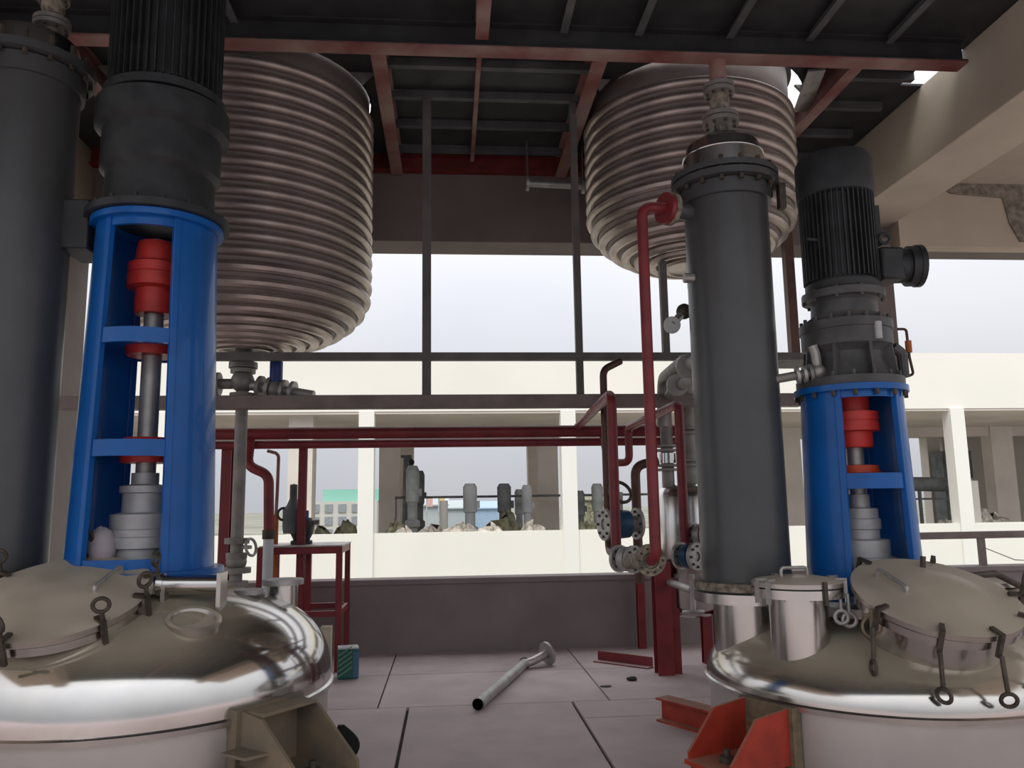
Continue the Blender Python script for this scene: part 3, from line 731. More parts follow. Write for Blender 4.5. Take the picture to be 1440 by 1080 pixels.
# pipe valve beside the gearbox
g0 = V(at(1148, 520, 4.35))
vv = thing('gearbox_valve', g0, 'small pale flanged valve beside the gearbox of the short blue frame', 'valve')
ax = Vector((1, -0.3, 0.15)).normalized()
g0 = g0 + V(0.045, 0.05, 0)
MB().tube([g0 - ax * 0.30, g0], 0.026).build('pipe', 'pipe_grey', vv)
for s in (0.05, 0.085, 0.125): MB().disc(g0 - ax * s, ax, 0.052, 0.018).build('flange', 'galv' if s > 0.06 else 'pipe_grey', vv)
MB().ball(g0 - ax * 0.01, 0.045).build('valve_body', 'galv', vv)
MB().tube([g0 - ax * 0.01, g0 + V(-0.02, 0, 0.10), g0 + V(-0.035, 0, 0.15)], 0.028, 10, 0.03).build('valve_bonnet', 'galv', vv)

# ---- the tall drive
LCX = -1.645
c = (LCX, LCY)
ag2 = thing('agitator_drive', (LCX, LCY, 1.08), 'tall blue agitator frame with big dark motor and three windows', 'agitator')
zt2, zb2 = 3.03, 1.10
fr2 = blue_frame(ag2, c, 0.315, 0.37, zb2, zt2, [(2.945, 2.995), (2.305, 2.385), (1.715, 1.80), (1.135, 1.20)], -50, 17)
MB().lathe([(0.33, 2.33), (0.33, 2.36), (0.09, 2.36), (0.09, 2.33)], (*c, 0), n=36, closed_prof=True).build('inner_shelf', 'blue', fr2)
MB().lathe([(0.34, 1.74), (0.34, 1.77), (0.09, 1.77), (0.09, 1.74)], (*c, 0), n=36, closed_prof=True).build('inner_shelf', 'blue', fr2)
MB().cyl((*c, 1.15), (*c, 2.95), 0.052).build('shaft', 'galv', ag2)
MB().lathe([(0.001, 2.52), (0.10, 2.52), (0.105, 2.53), (0.105, 2.66), (0.15, 2.67), (0.15, 2.74), (0.145, 2.745), (0.15, 2.75), (0.15, 2.80), (0.115, 2.82), (0.105, 2.93), (0.001, 2.93)], (*c, 0), n=36).build('coupling', 'coupling_red', ag2)
for zc in (2.36, 1.77):
    MB().lathe([(0.05, zc - 0.075), (0.13, zc - 0.075), (0.14, zc - 0.03), (0.14, zc + 0.035), (0.12, zc + 0.06), (0.055, zc + 0.065)], (*c, 0), n=36).build('bearing_housing', 'coupling_red', ag2)
MB().lathe([(0.001, 1.14), (0.16, 1.14), (0.16, 1.24), (0.185, 1.245), (0.185, 1.30), (0.175, 1.305), (0.175, 1.34), (0.165, 1.345), (0.165, 1.42), (0.11, 1.43), (0.11, 1.53), (0.125, 1.535), (0.125, 1.57), (0.07, 1.58), (0.07, 1.64), (0.001, 1.64)], (*c, 0), n=36).build('shaft_seal', 'seal_grey', ag2)
gb2 = MB().lathe([(0.001, 3.035), (0.38, 3.035), (0.38, 3.075), (0.30, 3.08), (0.29, 3.30), (0.32, 3.33), (0.32, 3.55), (0.36, 3.58), (0.36, 3.72), (0.30, 3.75), (0.001, 3.75)], (*c, 0), n=40).build('gearbox', 'motor', ag2)
MB().bolts((*c, 3.08), (0, 0, 1), 0.345, 0.014, 0.05, 16).build('bolts', 'motor', gb2, kind='stuff')
mo2 = MB().lathe([(0.001, 3.75), (0.33, 3.75), (0.33, 3.80), (0.275, 3.81), (0.275, 4.55), (0.001, 4.55)], (*c, 0), n=40).build('motor', 'motor', ag2)
motor_fins(c, 0.27, 0.305, 3.82, 4.52, 44).build('cooling_fins', 'motor', mo2, kind='stuff', smooth=False)
MB().lathe([(0.31, 4.50), (0.32, 4.51), (0.32, 4.80), (0.25, 4.84), (0.001, 4.84)], (*c, 0), n=40).build('fan_cover', 'motor', mo2)
tb2 = MB().cbox((LCX - 0.40, LCY, 3.0), (0.16, 0.30, 0.28)).build('junction_box', 'motor', ag2, bev=0.01)

# =================================================================== CONDENSER COLUMNS


def valve_stack(root, x, y, z, s=1.0, mats=('galv', 'stainless', 'copper')):
    MB().cyl((x, y, z), (x, y, z + 0.52 * s), 0.042 * s).build('top_pipe', mats[1], root)
    for k, zz in enumerate((0.12, 0.155, 0.33, 0.365)):
        MB().disc((x, y, z + zz * s), (0, 0, 1), 0.115 * s if k < 2 else 0.098 * s, 0.028 * s).build('pipe_flange', mats[0], root)
    MB().bolts((x, y, z + 0.137 * s), (0, 0, 1), 0.092 * s, 0.011 * s, 0.09 * s, 8).bolts((x, y, z + 0.347 * s), (0, 0, 1), 0.078 * s, 0.010 * s, 0.085 * s, 8).build('bolts', 'iron_dark', root, kind='stuff')
    MB().lathe([(0.045, 0.18), (0.062, 0.21), (0.062, 0.28), (0.045, 0.31)], (x, y, z), n=20).build('valve_body', 'flange_grimy', root)
    MB().cyl((x, y, z + 0.40 * s), (x, y, z + 0.54 * s), 0.055 * s).build('pipe_stub', mats[2], root)


kx, ky = 1.72, 4.62
co = thing('tube_condenser', (kx, ky, 0.62), 'dark grey condenser column rising from the reactor with red lug', 'condenser')
MB().cyl((kx, ky, 0.985), (kx, ky, 3.36), 0.252, n=56).build('column_body', 'column_wrap', co)
MB().cyl((kx, ky, 0.45), (kx, ky, 0.93), 0.195, n=40).build('base_nozzle', 'stainless', co)
bf = MB().disc((kx, ky, 0.905), (0, 0, 1), 0.30, 0.055, 44).build('base_flange', 'stainless', co)
MB().disc((kx, ky, 0.938), (0, 0, 1), 0.285, 0.012, 44).build('gasket', 'black', bf)
MB().disc((kx, ky, 0.968), (0, 0, 1), 0.30, 0.045, 44).build('base_flange', 'flange_grimy', co)
MB().disc((kx, ky, 3.30), (0, 0, 1), 0.275, 0.09, 44).build('top_flange', 'column_wrap', co)
MB().disc((kx, ky, 3.37), (0, 0, 1), 0.325, 0.04, 44).build('top_flange', 'column_wrap', co)
MB().disc((kx, ky, 3.42), (0, 0, 1), 0.325, 0.035, 44).build('top_flange', 'column_wrap', co)
MB().bolts((kx, ky, 3.395), (0, 0, 1), 0.295, 0.014, 0.15, 16).build('bolts', 'iron_dark', co, kind='stuff')
MB().lathe([(0.245, 3.43), (0.245, 3.56), (0.238, 3.565), (0.22, 3.64), (0.15, 3.69), (0.06, 3.71)], (kx, ky, 0), n=44).build('end_cap', 'stainless', co)
MB().torus((kx, ky, 3.565), (0, 0, 1), 0.244, 0.007, 44, 8).build('weld_seam', 'stainless', co)
valve_stack(co, kx, ky, 3.69, 0.98, ('pipe_grey', 'stainless', 'primer_dusty'))
ng = MB().cyl((kx - 0.23, ky - 0.05, 3.19), (kx - 0.40, ky - 0.12, 3.19), 0.052).build('side_nozzle', 'column_wrap', co)
MB().disc((kx - 0.385, ky - 0.115, 3.19), (1, 0.4, 0), 0.10, 0.03).build('nozzle_flange', 'flange_grimy', ng)
MB().tube([(kx - 0.24, ky - 0.05, 2.78), (kx - 0.30, ky - 0.05, 2.78)], 0.03, 10).build('side_nozzle', 'galv', co)
MB().cbox((kx + 0.31, ky - 0.12, 3.28), (0.04, 0.05, 0.16)).build('flange_clamp', 'iron_dark', co)
# red pipe from the nozzle down to a flange
e0 = V(kx - 0.40, ky - 0.12, 3.19); xx = at(908, 400, 4.35); 
rp1 = thing('red_downpipe', (xx.x, 4.35, 1.0), 'long red pipe dropping from the dark condenser to a grimy flange', 'pipe')
px0 = at(907, 290, 4.42); px1 = at(917, 782, 4.42); xm = (px0.x + px1.x) / 2
MB().tube([e0, (xm, 4.42, 3.17), (xm, 4.42, px1.z), (xm, 4.52, px1.z - 0.03)], 0.032, 16, 0.09).build('pipe', 'red_paint', rp1)
MB().disc(e0 + V(-0.015, -0.005, 0), (1, 0.4, 0), 0.095, 0.03).build('flange', 'red_paint', rp1)
gf = MB().lathe([(0.048, -0.02), (0.088, -0.02), (0.088, 0.02), (0.048, 0.02)], (xm, 4.55, px1.z - 0.03), (0, 1, 0.1), 32, closed_prof=True).build('flange', 'flange_grimy', rp1)
MB().cyl((xm, 4.55, px1.z - 0.03), (xm, 5.1, px1.z - 0.08), 0.047).build('pipe_tail', 'flange_grimy', rp1)
MB().bolts((xm, 4.545, px1.z - 0.03), (0, 1, 0.1), 0.068, 0.007, 0.06, 10).build('bolts', 'iron_dark', gf, kind='stuff')

# ---- the other column, partly outside the picture
lx, ly = -2.36, 4.4
co2 = thing('tube_condenser', (lx, ly, 0.7), 'tall dark grey condenser column next to the tall blue frame', 'condenser')
MB().cyl((lx, ly, 1.10), (lx, ly, 3.86), 0.262, n=56).build('column_body', 'column_wrap', co2)
MB().cyl((lx, ly, 0.62), (lx, ly, 1.06), 0.2, n=40).build('base_nozzle', 'stainless', co2)
MB().disc((lx, ly, 1.05), (0, 0, 1), 0.31, 0.035, 44).build('base_flange', 'stainless', co2)
MB().disc((lx, ly, 1.095), (0, 0, 1), 0.31, 0.035, 44).build('base_flange', 'flange_grimy', co2)
MB().disc((lx, ly, 3.83), (0, 0, 1), 0.285, 0.10, 44).build('top_flange', 'column_wrap', co2)
MB().disc((lx, ly, 3.91), (0, 0, 1), 0.335, 0.045, 44).build('top_flange', 'column_wrap', co2)
MB().bolts((lx, ly, 3.93), (0, 0, 1), 0.305, 0.014, 0.14, 16).build('bolts', 'iron_dark', co2, kind='stuff')
MB().lathe([(0.25, 3.93), (0.25, 4.03), (0.24, 4.07), (0.16, 4.12), (0.06, 4.14)], (lx, ly, 0), n=44).build('end_cap', 'stainless', co2)
valve_stack(co2, lx + 0.1, ly, 4.08, 0.85, ('pipe_grey', 'lug_brown', 'pipe_grey'))
MB().disc((lx - 0.08, ly - 0.3, 3.82), (0.3, -1, 0), 0.06, 0.06).build('side_nozzle', 'orange', co2)

# =================================================================== PIPEWORK
# twin red header pipes along the open side
HY = 7.4
xl, xr = at(250, 612, HY).x, at(985, 600, HY).x
for (z, r, dy, lb) in ((2.11, 0.055, 0.0, 'upper thicker red header pipe running along the parapet'), (2.012, 0.040, 0.05, 'lower thinner red header pipe running along the parapet')):
    MB().tube([(xl, HY + dy, z), (xr, HY + dy, z)], r, 18).build('red_header_pipe', 'red_paint', label=lb, cat='pipe')
for px, w, lb in ((425, 0.07, 'slender red steel post behind the dark pump'), (318, 0.09, 'red steel post next to the grey drain pipe')):
    x = at(px, 680, HY + 0.12).x
    ibeam(MB(), (x, HY + 0.14, 0), (x, HY + 0.14, 2.05), w, w, 0.01, (0, 1, 0)).build('red_post', 'red_paint', label=lb, cat='post', smooth=False)
# drop pipe with a swan bend
pts = [at(348, 612, 7.3), at(348, 655, 7.3), at(378, 668, 7.3), at(378, 745, 7.3)]
sw = thing('red_swan_pipe', pts[3], 'red drop pipe with a sideways offset below the header pipes', 'pipe')
pts[0].z = 2.05; pts[0].y = 7.4
MB().tube(pts, 0.045, 16, 0.12).build('pipe', 'red_paint', sw)
MB().cyl((pts[3].x, pts[3].y, pts[3].z), (pts[3].x, pts[3].y, pts[3].z - 0.08), 0.055).build('collar', 'iron_dark', sw)
MB().cyl((pts[3].x, pts[3].y, pts[3].z - 0.08), (pts[3].x, pts[3].y, 0.0), 0.045).build('lower_pipe', 'far_grey', sw)
a = [at(376, 634, 7.8), at(392, 638, 7.8), at(390, 690, 7.8), at(387, 745, 7.8)]
og = thing('thin_bent_pipe', (a[3].x, a[3].y, 0), 'thin pale pipe with orange foot beside the red drop pipe', 'pipe')
MB().tube(a, 0.016, 12, 0.06).build('pipe', 'primer_dusty', og)
MB().cyl((a[3].x, a[3].y, a[3].z + 0.14), (a[3].x, a[3].y, 0), 0.03, n=16).build('foot', 'orange', og)

# red branch pipes reaching forward from the header
A0, A1, AB = at(862, 553, 5.6), at(864, 772, 5.6), at(812, 602, 7.4)
A0.x = A1.x = 1.165; 
pa = thing('red_branch_pipe', (A1.x, A1.y, A1.z), 'red branch pipe dropping to the flange beside the grimy flange', 'pipe')
MB().tube([(AB.x, 7.4, 2.15), (A0.x, 5.6, A0.z), (A1.x, 5.6, A1.z)], 0.036, 16, 0.10).build('pipe', 'red_paint', pa)
B0, B1, BB = at(952, 568, 5.6), at(960, 768, 5.6), at(882, 606, 7.0)
bx = 1.655
pb = thing('red_branch_pipe', (bx, 5.6, B1.z), 'red branch pipe next to the dark condenser with low loop behind', 'pipe')
MB().tube([(1.445, 7.38, 2.05), (1.445, 7.2, 1.80), (1.60, 7.0, 1.79), (1.60, 7.0, 2.10), (bx, 5.6, B0.z), (bx, 5.6, B1.z)], 0.034, 16, 0.07).build('pipe', 'red_paint', pb)
# brown pipe rising behind them
c0 = [at(872, 508, 6.5), at(848, 520, 6.4), at(848, 775, 6.4), at(880, 787, 5.52)]
c0[2].x = c0[1].x
pc = thing('brown_riser_pipe', c0[2], 'thin brown riser pipe with curved ends beside the red branch pipe', 'pipe')
MB().tube(c0, 0.030, 14, 0.10).build('pipe', 'copper', pc)
d0 = [at(925, 648, 6.4), at(893, 655, 6.4), at(893, 820, 6.4)]; d0[2].x = d0[1].x
pd = thing('red_elbow_pipe', d0[2], 'short red elbow pipe behind the long red downpipe', 'pipe')
MB().tube(d0, 0.038, 14, 0.10).build('pipe', 'copper', pd)


def flange_valve(p, axis, r, L, label, body_mat, wheel=True, mats='galv', name='flanged_valve'):
    a = Vector(axis).normalized(); p = Vector(p)
    t = thing(name, p, label, 'valve')
    MB().cyl(p - a * L * 0.5, p + a * L * 0.5, r * 0.5, n=24).build('valve_tube', mats, t)
    MB().lathe([(r * 0.5, -L * 0.3), (r * 0.86, -L * 0.22), (r * 0.9, 0), (r * 0.86, L * 0.22), (r * 0.5, L * 0.3)], p, a, 32).build('valve_body', body_mat, t)
    for s in (-1, 1):
        f = MB().lathe([(r * 0.35, -0.012), (r, -0.012), (r, 0.012), (r * 0.35, 0.012)], p + a * (s * L * 0.5), a, 32, closed_prof=True).build('flange', mats, t)
        MB().bolts(p + a * (s * L * 0.5), a, r * 0.75, r * 0.10, 0.045, 8).build('bolts', 'iron_dark', f, kind='stuff')
    if wheel:
        w = p + V(0.0, -0.02, r * 2.0)
        MB().cyl(p + V(0, 0, r * 0.7), w, r * 0.16, n=10).build('stem', mats, t)
        MB().torus(w, (0.25, -0.8, 0.5), r * 0.75, r * 0.11, 24, 8).build('handwheel', 'iron_dark', t)
    return t


pv = at(873, 737, 6.3)
flange_valve(pv, (1, 0.25, 0), 0.125, 0.28, 'dark blue bodied valve with pale flanges and handwheel', 'valve_blue')
p1 = at(881, 786, 5.45)
flange_valve(p1, (0.55, -0.8, 0.0), 0.092, 0.13, 'pale round flange facing out at foot of red branch pipe', 'galv', False)
p2 = at(968, 782, 5.45)
flange_valve(p2, (0.55, -0.8, 0.0), 0.092, 0.13, 'pale round flange beside the foot of the dark condenser', 'valve_blue', False)
p3 = at(985, 752, 5.6)
flange_valve(p3, (0.6, -0.8, 0.0), 0.085, 0.12, 'pale round flange half hidden by the dark condenser', 'galv', False)
t4 = thing('handwheel_valve', at(975, 845, 6.2), 'small valve with pale handwheel below the receiver tank', 'valve')
w = at(975, 860, 6.2)
MB().cyl(w, w + V(0, 0, 0.28), 0.022, n=12).build('stem', 'galv', t4); MB().torus(w, (0, 0.1, 1), 0.075, 0.012, 20, 8).build('handwheel', 'galv', t4)
MB().cyl(w + V(0, 0, 0.16), w + V(0.0, 0.70, 0.16), 0.03, n=12).build('pipe', 'galv', t4)

# small stainless receiver on red legs
vx, vy = 2.13, 7.1
rv = thing('receiver_tank', (vx, vy, 0), 'small polished receiver tank on red legs behind dark condenser', 'tank')
zt, zb = at(965, 680, vy).z, at(950, 850, vy).z
MB().lathe([(0.001, zb - 0.12), (0.18, zb - 0.09), (0.285, zb), (0.285, zt - 0.12), (0.24, zt - 0.04), (0.12, zt), (0.001, zt + 0.01)], (vx, vy, 0), n=40).build('shell', 'stainless', rv, angle=60)
for px, py in ((1.92, 6.93), (2.32, 6.93), (1.95, 7.3), (2.32, 7.3)):
    ibeam(MB(), (px, py, 0), (px, py, zb + 0.25), 0.085, 0.085, 0.010, (0, 1, 0)).build('leg', 'red_paint', rv, smooth=False)
ibeam(MB(), (1.90, 6.93, zb + 0.1), (2.40, 6.93, zb + 0.1), 0.06, 0.06, 0.008).build('cross_bar', 'red_paint', rv, smooth=False)
for px, top in ((937, 545), (968, 512)):
    q = at(px, 610, vy - 0.05); ztp = at(px, top, vy - 0.05).z
    MB().cyl((q.x, vy - 0.05, zt - 0.05), (q.x, vy - 0.05, ztp), 0.062 if px > 950 else 0.055).build('riser', 'pipe_grey', rv)
    for py in ((628, 634, 655, 661) if px < 950 else (604, 610, 648, 655)):
        MB().disc((q.x, vy - 0.05, at(px, py, vy).z), (0, 0, 1), 0.11, 0.02).build('flange', 'pipe_grey', rv)
    if px < 950: MB().cyl((q.x, vy - 0.05, at(px, 652, vy).z), (q.x, vy - 0.05, at(px, 638, vy).z), 0.075).build('sight_tube', 'stainless_mirror', rv)
# vapour elbow pipes between the condenser and the receiver
v0 = [at(932, 600, 6.9), at(932, 532, 6.9), at(962, 508, 5.6), at(985, 512, 5.0)]
ve = thing('vapour_elbow_pipe', v0[0], 'grey elbow pipe meeting the dark condenser above the receiver', 'pipe')
MB().tube(v0, 0.050, 18, 0.15).build('pipe', 'pipe_grey', ve)
MB().disc(at(968, 515, 5.35), V(v0[3]) - V(v0[2]), 0.085, 0.035).build('flange', 'galv', ve)
v1 = [at(940, 560, 6.8), at(948, 545, 6.3), at(985, 528, 5.3)]
vf = thing('vapour_branch_pipe', v1[0], 'lower grey branch pipe with pale flange behind dark condenser', 'pipe')
MB().tube(v1, 0.045, 18, 0.1).build('pipe', 'pipe_grey', vf)
MB().disc(at(953, 541, 6.0), V(v1[2]) - V(v1[1]), 0.085, 0.03).build('flange', 'galv', vf)
# small blank flange pair on the back of the condenser
b0 = at(962, 438, 5.0)
bl = thing('vent_valve', b0, 'small dark vent valve with pale round cap beside the condenser', 'valve')
MB().ball(b0, 0.052).build('valve_body', 'iron_dark', bl); MB().tube([b0, b0 + V(0.12, -0.1, 0.02)], 0.022, 10).build('pipe', 'pipe_grey', bl)
b2 = at(945, 457, 4.95); MB().tube([b0, b2], 0.026, 10).build('neck', 'galv', bl); MB().disc(b2, (-0.3, -1, -0.1), 0.055, 0.03).build('cap', 'seal_grey', bl)

# red post standing in front of the receiver and post by the parapet
ps = flr(935, 948)
ibeam(MB(), (ps.x, ps.y, 0), (ps.x, ps.y, at(932, 790, ps.y).z), 0.14, 0.14, 0.012, (0, 1, 0)).build('red_post', 'red_paint', label='thick red steel post standing below the grimy flange', cat='post', smooth=False)
ps2 = flr(900, 909)
ibeam(MB(), (ps2.x, 8.12, 0), (ps2.x, 8.12, 0.95), 0.075, 0.075, 0.01, (0, 1, 0)).build('red_post', 'red_paint', label='thin red steel post against the brown parapet', cat='post', smooth=False)

# =================================================================== TABLE WITH PUMP
tx0, tx1, ty0, ty1 = -1.66, -0.985, 7.42, 8.02
tz = 1.10
tb_ = thing('red_steel_table', ((tx0 + tx1) / 2, (ty0 + ty1) / 2, 0), 'red steel table carrying a dark pump near the parapet', 'table')
MB().box(tx0 - 0.03, tx1 + 0.03, ty0 - 0.03, ty1 + 0.03, tz - 0.012, tz).build('table_top', 'galv', tb_, smooth=False)
ap = MB(); 
for (a, b) in (((tx0, ty0), (tx1, ty0)), ((tx0, ty1), (tx1, ty1)), ((tx0, ty0), (tx0, ty1)), ((tx1, ty0), (tx1, ty1))):
    MB().bar((*a, tz - 0.045), (*b, tz - 0.045), 0.04, 0.06).build('apron_bar', 'red_paint', tb_, smooth=False)
    MB().bar((*a, 0.50), (*b, 0.50), 0.035, 0.05).build('shelf_bar', 'red_paint', tb_, smooth=False)
for a, w in (((tx0, ty0), 0.09), ((tx1, ty0), 0.055), ((tx0, ty1), 0.05), ((tx1, ty1), 0.05), ((tx0 + 0.29, ty1), 0.08)):
    MB().bar((*a, 0), (*a, tz - 0.01), w, w * 0.7, (0, 1, 0)).build('leg', 'red_paint', tb_, smooth=False)
pq = at(415, 755, 7.7); pq.z = tz
pm = thing('dark_pump', (pq.x, pq.y, tz), 'small dark pump with narrow motor standing on the red table', 'pump')
MB().lathe([(0.10, 0), (0.10, 0.03), (0.075, 0.04), (0.105, 0.10), (0.115, 0.17), (0.09, 0.24), (0.001, 0.26)], (pq.x + 0.06, pq.y, tz), n=28).build('pump_casing', 'black', pm)
MB().lathe([(0.085, 0.10), (0.095, 0.16), (0.095, 0.32), (0.06, 0.36), (0.035, 0.42), (0.035, 0.55), (0.001, 0.56)], (pq.x - 0.02, pq.y - 0.02, tz), n=24).build('motor', 'far_dark', pm)
MB().torus((pq.x - 0.10, pq.y - 0.06, tz + 0.28), (0.6, -1, 0), 0.055, 0.012, 20, 8).build('handwheel', 'iron_dark', pm)
MB().cyl((pq.x + 0.10, pq.y - 0.05, tz + 0.18), (pq.x + 0.10, pq.y - 0.05, tz + 0.31), 0.03).build('blue_cap', 'handle_blue', pm)
MB().tube([(pq.x + 0.05, pq.y, tz + 0.2), (pq.x + 0.22, pq.y, tz + 0.2)], 0.025, 10).build('outlet', 'pipe_grey', pm)

# beige block behind the dome
q = flr(474, 965)
MB().box(q.x - 0.15, q.x - 0.065, 6.9, 7.0, 0, 0.46).build('beige_block', 'beige_block', label='beige board standing upright behind the shiny dome', cat='board', smooth=False)

# =================================================================== THINGS ON THE FLOOR
q = flr(489, 953)
can = thing('striped_can', (q.x, q.y, 0), 'green striped rectangular can standing on the floor', 'can')
s = 0.088; hh = 0.245
cb = MB().cbox((q.x, q.y, hh / 2), (2 * s, 2 * s * 0.8, hh), R(10)).build('can_body', 'can_green', can, bev=0.012)
cr, sr = math.cos(R(10)), math.sin(R(10))
def canp(u, v, dz): return V(q.x + u * cr - v * sr, q.y + u * sr + v * cr, dz)
for k in range(5):
    z0 = 0.02 + k * 0.042
    P = [canp(-s * 0.95, -s * 0.8 - 0.001, z0), canp(s * 0.35, -s * 0.8 - 0.001, z0 + 0.075), canp(s * 0.35, -s * 0.8 - 0.001, z0 + 0.085), canp(-s * 0.95, -s * 0.8 - 0.001, z0 + 0.012)]
    MB().prism(P, (sr * 0.002, -cr * 0.002, 0)).build('stripe', 'can_stripe', cb, smooth=False)
MB().prism([canp(s * 0.45, -s * 0.8 - 0.001, 0.01), canp(s * 0.98, -s * 0.8 - 0.001, 0.01), canp(s * 0.98, -s * 0.8 - 0.001, 0.225), canp(s * 0.45, -s * 0.8 - 0.001, 0.225)], (sr * 0.002, -cr * 0.002, 0)).build('side_print', 'can_blue', cb, smooth=False)
MB().cbox((q.x, q.y, hh + 0.006), (2 * s * 0.98, 2 * s * 0.78, 0.015), R(10)).build('lid', 'can_white', can, bev=0.004)

a, b = flr(672, 1000), flr(738, 940)
a.z = b.z = 0.045; r_ = 0.042
lp = thing('loose_flanged_pipe', (a + b) / 2, 'loose grey bent pipe with an end flange lying on the floor', 'pipe')
nb_ = (b - a).normalized(); cpt = flr(770, 935); cpt.z = 0.10
MB().tube([a, b], r_, 20, hollow=True).build('pipe', 'galv', lp)
MB().tube([a + nb_ * 0.0, a + nb_ * 0.3], r_ - 0.004, 20, hollow=True).build('pipe_bore', 'black', lp)
MB().tube([b - nb_ * 0.02, b + V(0.07, 0.02, 0.01), cpt], 0.038, 16, 0.04).build('bent_end', 'stainless_matte', lp)
MB().torus(b, nb_, r_ + 0.002, 0.008, 20, 6).build('weld_ring', 'iron_dark', lp)
fd = (cpt - b).normalized(); MB().lathe([(0.03, -0.012), (0.105, -0.012), (0.105, 0.012), (0.03, 0.012)], cpt, fd, 32, closed_prof=True).build('flange', 'galv', lp)

a, b = flr(838, 930), flr(915, 940)
ag_ = MB(); d = (b - a).normalized(); s = V(-d.y, d.x, 0)
ag_.bar(a + V(0, 0, 0.005), b + V(0, 0, 0.005), 0.09, 0.01); ag_.bar(a + s * 0.04 + V(0, 0, 0.045), b + s * 0.04 + V(0, 0, 0.045), 0.01, 0.09)
ag_.build('loose_angle_bar', 'red_paint', label='short red angle bar lying on the floor near the parapet', cat='bar', smooth=False)
a, b = flr(932, 1012), flr(1030, 1040)
hb = MB(); d = (b - a).normalized()
ibeam(hb, a + V(0, 0, 0.075), b + V(0, 0, 0.075), 0.12, 0.15, 0.012)
hb.build('beam_offcut', 'lug_red', label='red steel beam offcut lying behind the red support lug', cat='beam offcut', smooth=False)
q = flr(889, 957); MB().rock((q.x, q.y, 0.014), (0.045, 0.03, 0.018), 3).build('dark_lump', 'black', label='small black lump on the floor near the thick red post', cat='debris')
q = flr(852, 966); MB().rock((q.x, q.y, 0.006), (0.05, 0.02, 0.008), 5).build('dirt_crumb', 'iron_dark', label='flat dark crumb on the floor by the slab joint', cat='debris')
q = flr(486, 1075)
gl = MB(); pl = []
for k in range(9):
    t = k / 8; pl.append(V(q.x - 0.03 + 0.10 * t ** 1.5 * 0.5 + 0.03 * math.sin(t * PI), q.y + 0.02 * t, 0.21 * (1 - t) + 0.005))
vs, fs = [], []
for k, p_ in enumerate(pl):
    w = 0.055 * math.sin(PI * min(1, 0.08 + k / 8 * 0.9)) + 0.004
    for sx in (-1, 1):
        for sy in (-0.008, 0.008): vs.append(p_ + V(w * sx, sy, 0))
for k in range(8):
    o = 4 * k
    fs += [(o, o + 2, o + 6, o + 4), (o + 1, o + 5, o + 7, o + 3), (o, o + 4, o + 5, o + 1), (o + 2, o + 3, o + 7, o + 6)]
fs += [(0, 1, 3, 2), (32, 34, 35, 33)]
gl.add(vs, fs).build('black_rubber_flap', 'black', label='black leaf shaped rubber flap beside the brown support lug', cat='rubber flap')
# pale plastic bag tucked inside the tall frame
q = at(143, 752, 4.33)
MB().rock((q.x, q.y, 1.135 + 0.105), (0.075, 0.065, 0.12), 11, 14, 10, 0.94, 1.06).build('plastic_bag', 'lilac_bag', label='pale lilac bag tucked inside the tall blue frame', cat='bag')

# railing over the parapet
rg = thing('pipe_railing', (5.5, 8.3, 0.71), 'brown steel railing on the parapet beyond the short blue frame', 'railing')
MB().box(4.82, 9.5, 8.27, 8.33, 1.00, 1.075).build('top_rail', 'beam_brown', rg, smooth=False, bev=0.006)
for x in (5.70, 7.6, 9.4): MB().box(x - 0.035, x + 0.035, 8.28, 8.32, 0.715, 1.0).build('rail_post', 'beam_brown', rg, smooth=False)
w0, w1, w2 = at(1362, 768, 8.6), at(1405, 785, 8.6), at(1440, 790, 8.6)
MB().tube([(w0.x, 8.35, 0.715), (w0.x, 8.35, w0.z), (w1.x, 8.35, w1.z), (w2.x + 0.3, 8.35, w2.z)], 0.006, 6).build('slack_wire', 'galv', label='thin slack wire on a rod behind the brown railing', cat='wire')

# =================================================================== OUTSIDE
MB().box(-600, 600, 8.6, 900, -5.3, -5.0).build('ground', 'ground', kind='structure', label='flat ground outside the hall')
OY = 20.0
xw0, xw1 = -30, 34
MB().box(xw0, xw1, OY, OY + 9.5, 3.76, 5.25).build('roof_slab', 'white_wall', kind='structure', label='white roof band of the open building across the yard', smooth=False)
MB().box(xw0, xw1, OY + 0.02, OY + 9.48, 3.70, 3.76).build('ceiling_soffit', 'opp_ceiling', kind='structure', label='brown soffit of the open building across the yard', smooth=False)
MB().box(xw0, xw1, OY, OY + 0.25, -5.0, 0.76).build('wall_opposite', 'white_wall', kind='structure', label='white parapet wall across the yard', smooth=False)
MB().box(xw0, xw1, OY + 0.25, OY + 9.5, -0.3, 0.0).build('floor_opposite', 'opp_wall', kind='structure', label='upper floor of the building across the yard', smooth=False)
WC = [(at(515, 650, OY).x, 'between the far apartment block and lamp mast'), (at(800, 650, OY).x, 'beside the red branch pipes'), (at(1352, 660, OY).x, 'straight across from the brown railing'),
      (at(230, 650, OY).x, 'seen behind the tall blue frame'), (at(1080, 650, OY).x, 'behind the dark condenser')]
for x, lb in WC:
    MB().box(x - 0.19, x + 0.19, OY - 0.06, OY + 0.32, -5.0, 3.76).build('white_column', 'white_column', kind='structure', label='white square column across the yard ' + lb, smooth=False)
